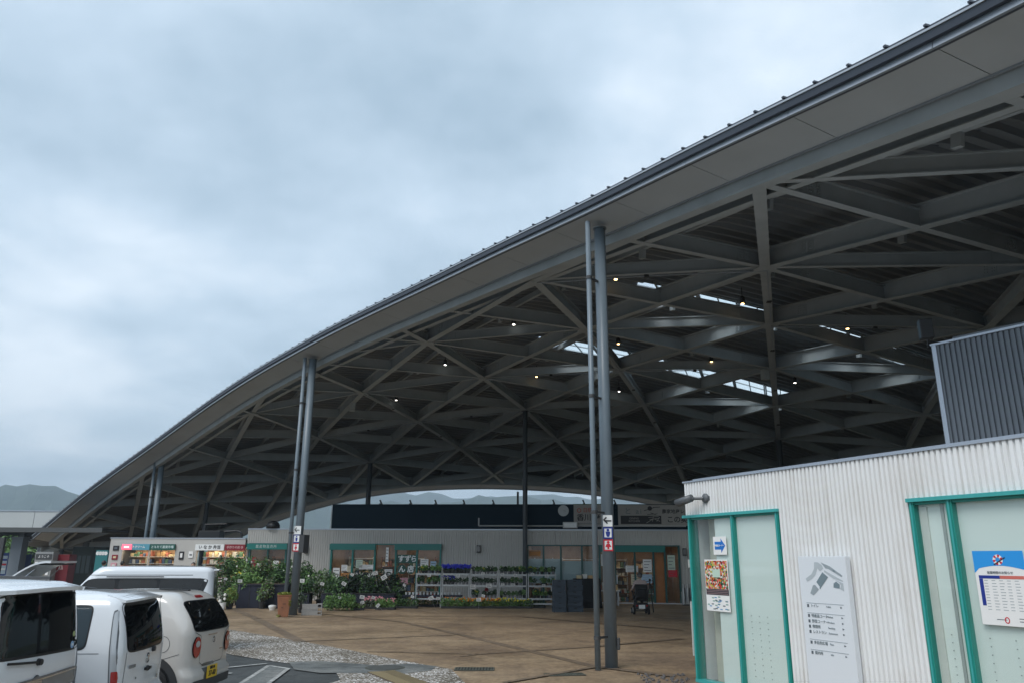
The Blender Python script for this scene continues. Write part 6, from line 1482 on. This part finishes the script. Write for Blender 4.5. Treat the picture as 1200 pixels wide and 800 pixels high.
def standing(pos, rz, label, shirt, trousers, H=1.68, long=0, hairm=HAIR):
    t = thing('person', pos, rz, label, 'person'); k = H/1.7
    v = lambda x, y, z: (x*k, y*k, z*k)
    J = {'pelvis': (v(0, 0, .93), .13*k, .10*k), 'waist': (v(0, 0, 1.08), .125*k, .095*k), 'chest': (v(0, .01, 1.27), .155*k, .11*k), 'neckb': (v(0, .0, 1.42), .075*k, .07*k), 'neck': (v(0, -.01, 1.49), .048*k, .05*k),
         'shl': (v(.17, 0, 1.38), .062*k, .062*k), 'ell': (v(.23, .03, 1.12), .043*k, .043*k), 'wrl': (v(.22, -.08, .92), .028*k, .03*k),
         'shr': (v(-.17, 0, 1.38), .062*k, .062*k), 'elr': (v(-.23, .03, 1.12), .043*k, .043*k), 'wrr': (v(-.22, -.08, .92), .028*k, .03*k)}
    E_ = [('pelvis', 'waist'), ('waist', 'chest'), ('chest', 'neckb'), ('neckb', 'neck'), ('chest', 'shl'), ('shl', 'ell'), ('ell', 'wrl'), ('chest', 'shr'), ('shr', 'elr'), ('elr', 'wrr'),
          ('pelvis', 'hl'), ('hl', 'kl'), ('kl', 'al'), ('al', 'tl'), ('pelvis', 'hr'), ('hr', 'kr'), ('kr', 'ar'), ('ar', 'tr')]
    for s_, sx in (('l', 1), ('r', -1)):
        J['h'+s_] = (v(sx*.09, 0, .84), .092*k, .095*k); J['k'+s_] = (v(sx*.10, -.01, .48), .06*k, .062*k); J['a'+s_] = (v(sx*.10, .03, .09), .038*k, .042*k); J['t'+s_] = (v(sx*.11, -.14, .035), .036*k, .026*k)
    b = skinned('body', J, E_, shirt, t)
    # trousers as a slightly larger skin over the legs
    JT = {a: (J[a][0], J[a][1]*1.10, J[a][2]*1.10) for a in ('pelvis', 'hl', 'kl', 'al', 'hr', 'kr', 'ar')}
    skinned('trousers', JT, [e_ for e_ in E_ if e_[0] in JT and e_[1] in JT], trousers, t)
    for s_ in (1, -1): hand(t, v(s_*.22, -.10, .87), (0, -.15, -1))
    head(t, v(0, -.02, 1.60), .095*k, hairm, -1, long); return t
Tblue = mat('cloth_light_blue', (.25, .38, .45), .8); Tdark = mat('cloth_dark', (.03, .035, .045), .8); Tnavy = mat('cloth_navy', (.03, .05, .10), .8); Twhite = mat('cloth_white', (.6, .6, .58), .8); Tpink = mat('cloth_pale_pink', (.42, .33, .31), .85)
q = at(122, 656, 38.5); standing((q.x, 38.5, .0), 2.9, 'person in a light blue shirt with dark hair, left of the food shops', Tblue, Tdark, 1.82)
q = at(144, 656, 39.2); standing((q.x, 39.2, .0), 2.6, 'person in dark navy clothes at the first food shop counter', Tnavy, Tdark, 1.80)
q = at(227, 657, 38.2); standing((q.x, 38.2, .0), .2, 'dark haired person whose head shows above the white van', Tdark, Tdark, 1.76)
# wheelchair rider seen from behind
wc = thing('power_wheelchair', (*gnd(752, 719.5)[:2], 0), 0, 'black power wheelchair seen from behind with a white plate', 'wheelchair')
for sx in (-1, 1):
    for (yy, r_, w_) in ((.05, .17, .075), (.62, .11, .06)):
        m = MB().lathe([(r_*.6, -w_/2), (r_-.01, -w_/2), (r_, -w_/2+.015), (r_, w_/2-.015), (r_-.01, w_/2), (r_*.6, w_/2)], n=20); o = m.build('wheel', RUB, wc, smooth=True); o.data.transform(Matrix.Translation((sx*.28, yy, r_)) @ Matrix.Rotation(pi/2, 4, 'Y'))
        m = MB().cyl((sx*.28-sx*.0, yy, r_), (sx*(.28+w_/2+.004), yy, r_), r_*.55, n=14); m.build('hub', ALU, wc)
    MB().tube([(sx*.27, .16, .55), (sx*.29, .16, .82), (sx*.29, .52, .84)], .022, 8).build('armrest', BLACKP, wc)
    MB().bar((sx*.22, .05, .17), (sx*.22, .62, .13), .04, .06).build('frame_rail', DARKG, wc)
    m = MB().ball((sx*.19, -.17, .33), .035, 8, 5); m.build('tail_lamp', REDL, wc)
MB().box(-.26, .26, -.12, .3, .2, .42).build('battery_box', BLACKP, wc, bevel=.03); MB().box(-.24, .24, .02, .5, .50, .60).build('seat', BLACKP, wc, bevel=.03)
m = MB(); m.box(-.25, .25, -.05, .03, .58, 1.12); o = m.build('backrest', BLACKP, wc, bevel=.03); o.data.transform(Matrix.Rotation(.1, 4, 'X'))
MB().box(-.22, .22, .45, .75, .09, .12).build('footplate', DARKG, wc); MB().box(-.12, .12, -.145, -.13, .22, .36).build('number_plate', WHITEP, wc)
MB().box(-.17, .17, -.20, -.06, .62, .92).build('back_bag', mat('bag_black', (.012, .012, .014), .8), wc, bevel=.03)
MB().cyl((.30, .5, .84), (.30, .52, .95), .014, n=8).ball((.30, .52, .965), .028, 8, 5).build('joystick', BLACKP, wc)
pr = thing('person', tuple(wc.location), 0, 'seated person in a pale pink top seen from behind, in the power wheelchair', 'person')
J = {'pelvis': ((0, .14, .70), .16, .13), 'waist': ((0, .08, .88), .15, .12), 'chest': ((0, .05, 1.09), .19, .13), 'neckb': ((0, .07, 1.24), .09, .08), 'neck': ((0, .10, 1.30), .05, .05),
     'shl': ((.19, .05, 1.19), .07, .07), 'ell': ((.29, .12, .95), .05, .05), 'wrl': ((.30, .38, .90), .032, .032), 'shr': ((-.19, .05, 1.19), .07, .07), 'elr': ((-.29, .12, .95), .05, .05), 'wrr': ((-.28, .38, .90), .032, .032),
     'hl': ((.11, .22, .68), .09, .085), 'kl': ((.13, .60, .66), .065, .065), 'al': ((.12, .64, .20), .042, .045), 'tl': ((.12, .78, .15), .038, .028), 'hr': ((-.11, .22, .68), .09, .085), 'kr': ((-.13, .60, .66), .065, .065), 'ar': ((-.12, .64, .20), .042, .045), 'tr': ((-.12, .78, .15), .038, .028)}
E_ = [('pelvis', 'waist'), ('waist', 'chest'), ('chest', 'neckb'), ('neckb', 'neck'), ('chest', 'shl'), ('shl', 'ell'), ('ell', 'wrl'), ('chest', 'shr'), ('shr', 'elr'), ('elr', 'wrr'), ('pelvis', 'hl'), ('hl', 'kl'), ('kl', 'al'), ('al', 'tl'), ('pelvis', 'hr'), ('hr', 'kr'), ('kr', 'ar'), ('ar', 'tr')]
skinned('body', J, E_, Tpink, pr); JT = {a: (J[a][0], J[a][1]*1.1, J[a][2]*1.1) for a in ('pelvis', 'hl', 'kl', 'al', 'hr', 'kr', 'ar')}; skinned('trousers', JT, [e_ for e_ in E_ if e_[0] in JT and e_[1] in JT], Tdark, pr)
hand(pr, (.30, .45, .91), (0, 1, -.1)); hand(pr, (-.28, .45, .90), (0, 1, -.1)); head(pr, (0, .14, 1.42), .095, mat('grey_hair', (.10, .10, .10), .6), 1)
MB().lathe([(.115, 0), (.10, .05), (.05, .085)], (0, .13, 1.45), 16).build('cap', mat('cap_dark', (.06, .05, .05), .8), pr, smooth=True)
# walking frame beside
t = thing('walking_frame', (*gnd(763, 717)[:2], 0), .3, 'black folding tripod stand right of the wheelchair', 'stand')
for a in range(3): MB().cyl((0, 0, 1.2), (.2*cos(a*2.1+.5), .2*sin(a*2.1+.5), 0), .016, n=6).build('leg', BLACKP, t)
MB().ball((0, 0, 1.24), .05, 8, 6).build('head_joint', BLACKP, t); MB().bar((-.15, 0, 1.18), (.15, 0, 1.2), .02, .02).build('handle', BLACKP, t)

# ================================================================== LEFT BACKGROUND
LC = mat('far_canopy_white', (.50, .52, .52), .6, noise=(.5, (.45, .47, .47), .3))
t = thing('far_canopy', (-42, 66, 0), 0, 'pale flat roofed building with panel joints beyond the left tip of the canopy', 'building')
zt, zb_ = at(20, 598.5, 66).z, at(20, 617.5, 66).z
for k in range(8):
    x0 = -14+k*3.2; MB().box(x0+.02, x0+3.18, 0, .2, zb_, zt).build('fascia_panel', LC, t)
MB().box(-14, 11.6, .2, 10, zb_+.1, zt-.1).build('roof_slab', LC, t); MB().box(-14, 11.6, -.05, .25, zt, zt+.08).build('coping', COPING, t)
for x in (-12, -6, 0, 6): MB().box(x-.2, x+.2, 2, 2.4, 0, zb_+.1).build('post', DARKG, t)
MB().box(-14, 11, 9.6, 9.9, 0, zb_+.1).build('rear_wall', DARKG, t)
# walkway canopy
zt = at(10, 619.5, 47).z
t = thing('walkway_canopy', (-32, 47, 0), -.02, 'thin dark flat walkway roof passing under the low tip of the big canopy', 'canopy roof')
MB().box(-18, 8.5, -1.3, 1.8, zt-.12, zt+.03).build('roof_slab', mat('walkway_dark', (.04, .045, .05), .6), t); MB().box(-18, 8.5, -1.36, -1.302, zt-.2, zt+.06).build('edge_beam', mat('walkway_edge', (.075, .08, .082), .5), t)
MB().box(-18, .5, -1.25, -1.1, zt-.48, zt-.205).build('lower_fringe', mat('fringe_pale', (.32, .33, .31), .6), t)
for x in (-17, -11, -5): MB().box(x-.1, x+.1, -.1, .1, 0, zt-.121).build('post', DARKG, t)
PG = mat('pillar_grey', (.16, .19, .22), .6)
def px_box(name, x0, x1, ytop, Y, dep, m, label, cat, extra=None, group=None):
    a, b = at(x0, ytop, Y), at(x1, ytop, Y); t = thing(name, ((a.x+b.x)/2, Y, 0), 0, label, cat, group); h = (b.x-a.x)/2
    MB().box(-h, h, 0, dep, 0, a.z).build('body', m, t, bevel=.01); return t, h, a.z
px_box('pillar', 14.5, 27.5, 628, 46.5, .6, PG, 'wide grey pillar under the walkway roof', 'pillar')
px_box('pole', 0, 5.5, 629, 45.5, .2, DARKG, 'dark pole at the left edge under the walkway roof', 'pole')
BV = mat('vending_blue', (.015, .05, .22), .4)
for (x0, x1, yt, lb) in ((2.5, 14, 647, 'blue vending machine left of the wide grey pillar'), (24, 30, 649, 'blue vending machine mostly hidden behind the wide pillar')):
    t, h, z = px_box('vending_machine', x0, x1, yt, 48, .7, BV, lb, 'vending machine', group='vending machines at the left')
    MB().box(-h*.75, h*.35, -.02, -.002, z*.45, z*.92).build('display_window', mat('display_pale', (.45, .55, .62), .3), t); MB().box(-h*.6, h*.6, -.02, -.002, z*.12, z*.24).build('delivery_slot', BLACKP, t)
    for k in range(3): MB().box(-h*.7, h*.3, -.03, -.021, z*(.55+.12*k), z*(.6+.12*k)).build('can_row', [WHITEP, REDP, NAVY][k], t)
t, h, z = px_box('vending_machine', 64.5, 82, 649, 45, .75, mat('vending_red', (.14, .008, .014), .4), 'dark red vending machine with a white mark', 'vending machine', group='vending machines at the left')
MB().box(-h, -h*.72, -.02, -.002, z*.3, z*.96).build('lit_strip', mat('strip_pale', (.5, .35, .35), .4), t); MB().box(-h*.4, h*.4, -.02, -.002, z*.1, z*.22).build('delivery_slot', BLACKP, t)
MB().add([(-.12, -.012, z*.62), (.16, -.012, z*.62), (.02, -.012, z*.84)], [(0, 1, 2)]).add([(-.04, -.016, z*.64), (.08, -.016, z*.64), (.02, -.016, z*.74)], [(0, 1, 2)], 1).build('white_mark', [mat('mark_pale', (.4, .3, .28), .5), mat('vending_red', (.25, .012, .02))], t)
t, h, z = px_box('ticket_machine', 42, 63, 646, 44.5, .6, mat('kiosk_grey', (.25, .26, .26), .5), 'pale grey newspaper and ticket stand left of the red vending machine', 'stand')
MB().box(-h*.9, h*.9, -.02, -.002, z*.82, z*.95).build('header_board', DARKG, t)
for k in range(4): MB().box(-h*.85+k*h*.43, -h*.55+k*h*.43, -.03, -.004, z*.45, z*.76).build('leaflet', [PAPER, DARKG, GOODS[0], PAPER][k], t)
put_text('ようこそ', .16, PAPER, t, Matrix.Translation((0, -.024, z*.885)) @ FACE_Y)
t, h, z = px_box('dark_kiosk', 86, 110, 640, 49, 2.0, mat('dark_green_box', (.02, .035, .035), .5), 'dark green kiosk deep under the left side of the canopy', 'kiosk')
for k in range(4): MB().box(-h*.85+k*h*.45, -h*.5+k*h*.45, -.02, -.002, z*.4, z*.8).build('window', mat('dim_window', (.05, .08, .09), .3), t)
t, h, z = px_box('teal_banner_stand', 113, 127, 644, 43.5, .1, mat('banner_teal', (.02, .16, .17), .6), 'teal banner stand with pale dots left of the food shops', 'banner')
for k in range(4): MB().lathe([(.1, -.002), (.1, .002)], n=10).build('dot', PAPER, t).data.transform(Matrix.Translation((-h*.7+k*h*.45, -.01, z*.93)) @ FACE_Y)
# roof tip footing post
inner = thing('tip_post', (-30.6, 57.2, 0), 0, 'thick concrete footing under the low left tip of the canopy', 'post'); MB().cyl((0, 0, 0), (0, 0, 3.2), .3, n=16).build('post', PG, inner)

# ================================================================== TREES AND HILLS
def tree(x, y, h, wd, label, seed, mats=('mid', 'dark')):
    t = thing('tree', (x, y, 0), 0, label, 'tree', 'trees behind the shops'); R_ = random.Random(seed)
    m = MB(); m.cyl((0, 0, 0), (.1, 0, h*.45), h*.035, h*.022, 8); m.cyl((.1, 0, h*.45), (0, 0, h*.8), h*.022, h*.008, 8)
    f = MB()
    for k in range(16):
        a = R_.uniform(0, 2*pi); r_ = wd*.5*R_.uniform(.15, .8); z = h*R_.uniform(.35, .92); q = Vector((r_*cos(a), r_*sin(a), z)); m.cyl((.05, 0, z*.6), q, h*.012, h*.004, 5)
        leaves(f, q, wd*.2, wd*.2, h*.12, 110, .16, 2, R_, .2)
    m.build('trunk', BARK, t); stuffy(f.build('crown', [LEAF[a] for a in mats], t))
for k, (px, pt, Y, wd) in enumerate(((8, 628, 58, 5), (-14, 622, 60, 6))):
    q = at(px, pt, Y); tree(q.x, Y, q.z, wd, ['leafy green tree seen between the posts at the far left', 'leafy tree at the left edge behind the walkway roof'][k], 200+k, ('light', 'mid'))
HILLM = mat('forested_hill', (.04, .07, .05), .9, noise=(.03, (.02, .042, .032), .15))
def hill(name, prof, Y, depth, m, seed):
    """ridge through pixel heights at distance Y, falling away to both sides"""
    R_ = random.Random(seed); mb = MB(); cols = []
    n = 260; xs = [prof[0][0]+(prof[-1][0]-prof[0][0])*i/n for i in range(n+1)]
    for x in xs:
        for (xa, ya), (xb, yb) in zip(prof[:-1], prof[1:]):
            if xa <= x <= xb: t = (x-xa)/(xb-xa); t = t*t*(3-2*t); y = ya+(yb-ya)*t; break
        q = at(x, y, Y); hz = q.z+R_.uniform(-.004, .004)*Y
        cols.append([(q.x*(1+dd/Y), Y+dd, max(-1, hz*f+R_.uniform(-.003, .003)*Y*(0 if f == 0 else 1))) for dd, f in ((-depth, 0), (-depth*.6, .42), (-depth*.3, .78), (-depth*.1, .95), (0, 1), (depth*.4, .6), (depth, 0))])
    k = len(cols[0]); mb.v = [p for c_ in cols for p in c_]
    for i in range(n):
        for j in range(k-1): mb.f.append((i*k+j, (i+1)*k+j, (i+1)*k+j+1, i*k+j+1)); mb.m.append(0)
    return struct(mb.build(name, m, smooth=False))
hill('hills', [(-1500, 600), (-700, 560), (-260, 590), (-90, 585), (40, 567.5), (100, 585), (200, 622), (290, 600), (360, 585), (430, 590), (500, 588), (545, 585), (585, 578), (610, 577), (650, 586), (700, 600), (760, 590), (860, 560), (1100, 540), (1500, 520), (2300, 560)], 1500, 420, HILLM, 5)
hill('far_hills', [(-1500, 620), (-400, 610), (0, 612), (120, 600), (260, 590), (330, 580), (400, 583), (470, 579), (540, 582), (620, 583), (700, 580), (760, 590), (1000, 560), (2300, 600)], 2300, 500, HILLM, 6)

# ================================================================== HAZE
hz = MB().box(-3900, 3900, -90, 2950, -2.0, 290).build('haze', [])
HM = bpy.data.materials.new('haze_air'); HM.use_nodes = True; _n = HM.node_tree; _n.nodes.clear(); _o = _n.nodes.new("ShaderNodeOutputMaterial"); _v = _n.nodes.new("ShaderNodeVolumePrincipled")
_v.inputs['Color'].default_value = (.72, .86, .99, 1); _v.inputs['Density'].default_value = .00042; _v.inputs['Anisotropy'].default_value = .0
_n.links.new(_v.outputs[0], _o.inputs['Volume']); hz.data.materials.append(HM); hz['kind'] = 'stuff'; hz['label'] = 'thin pale rainy air fading the hills'; hz['category'] = 'haze'
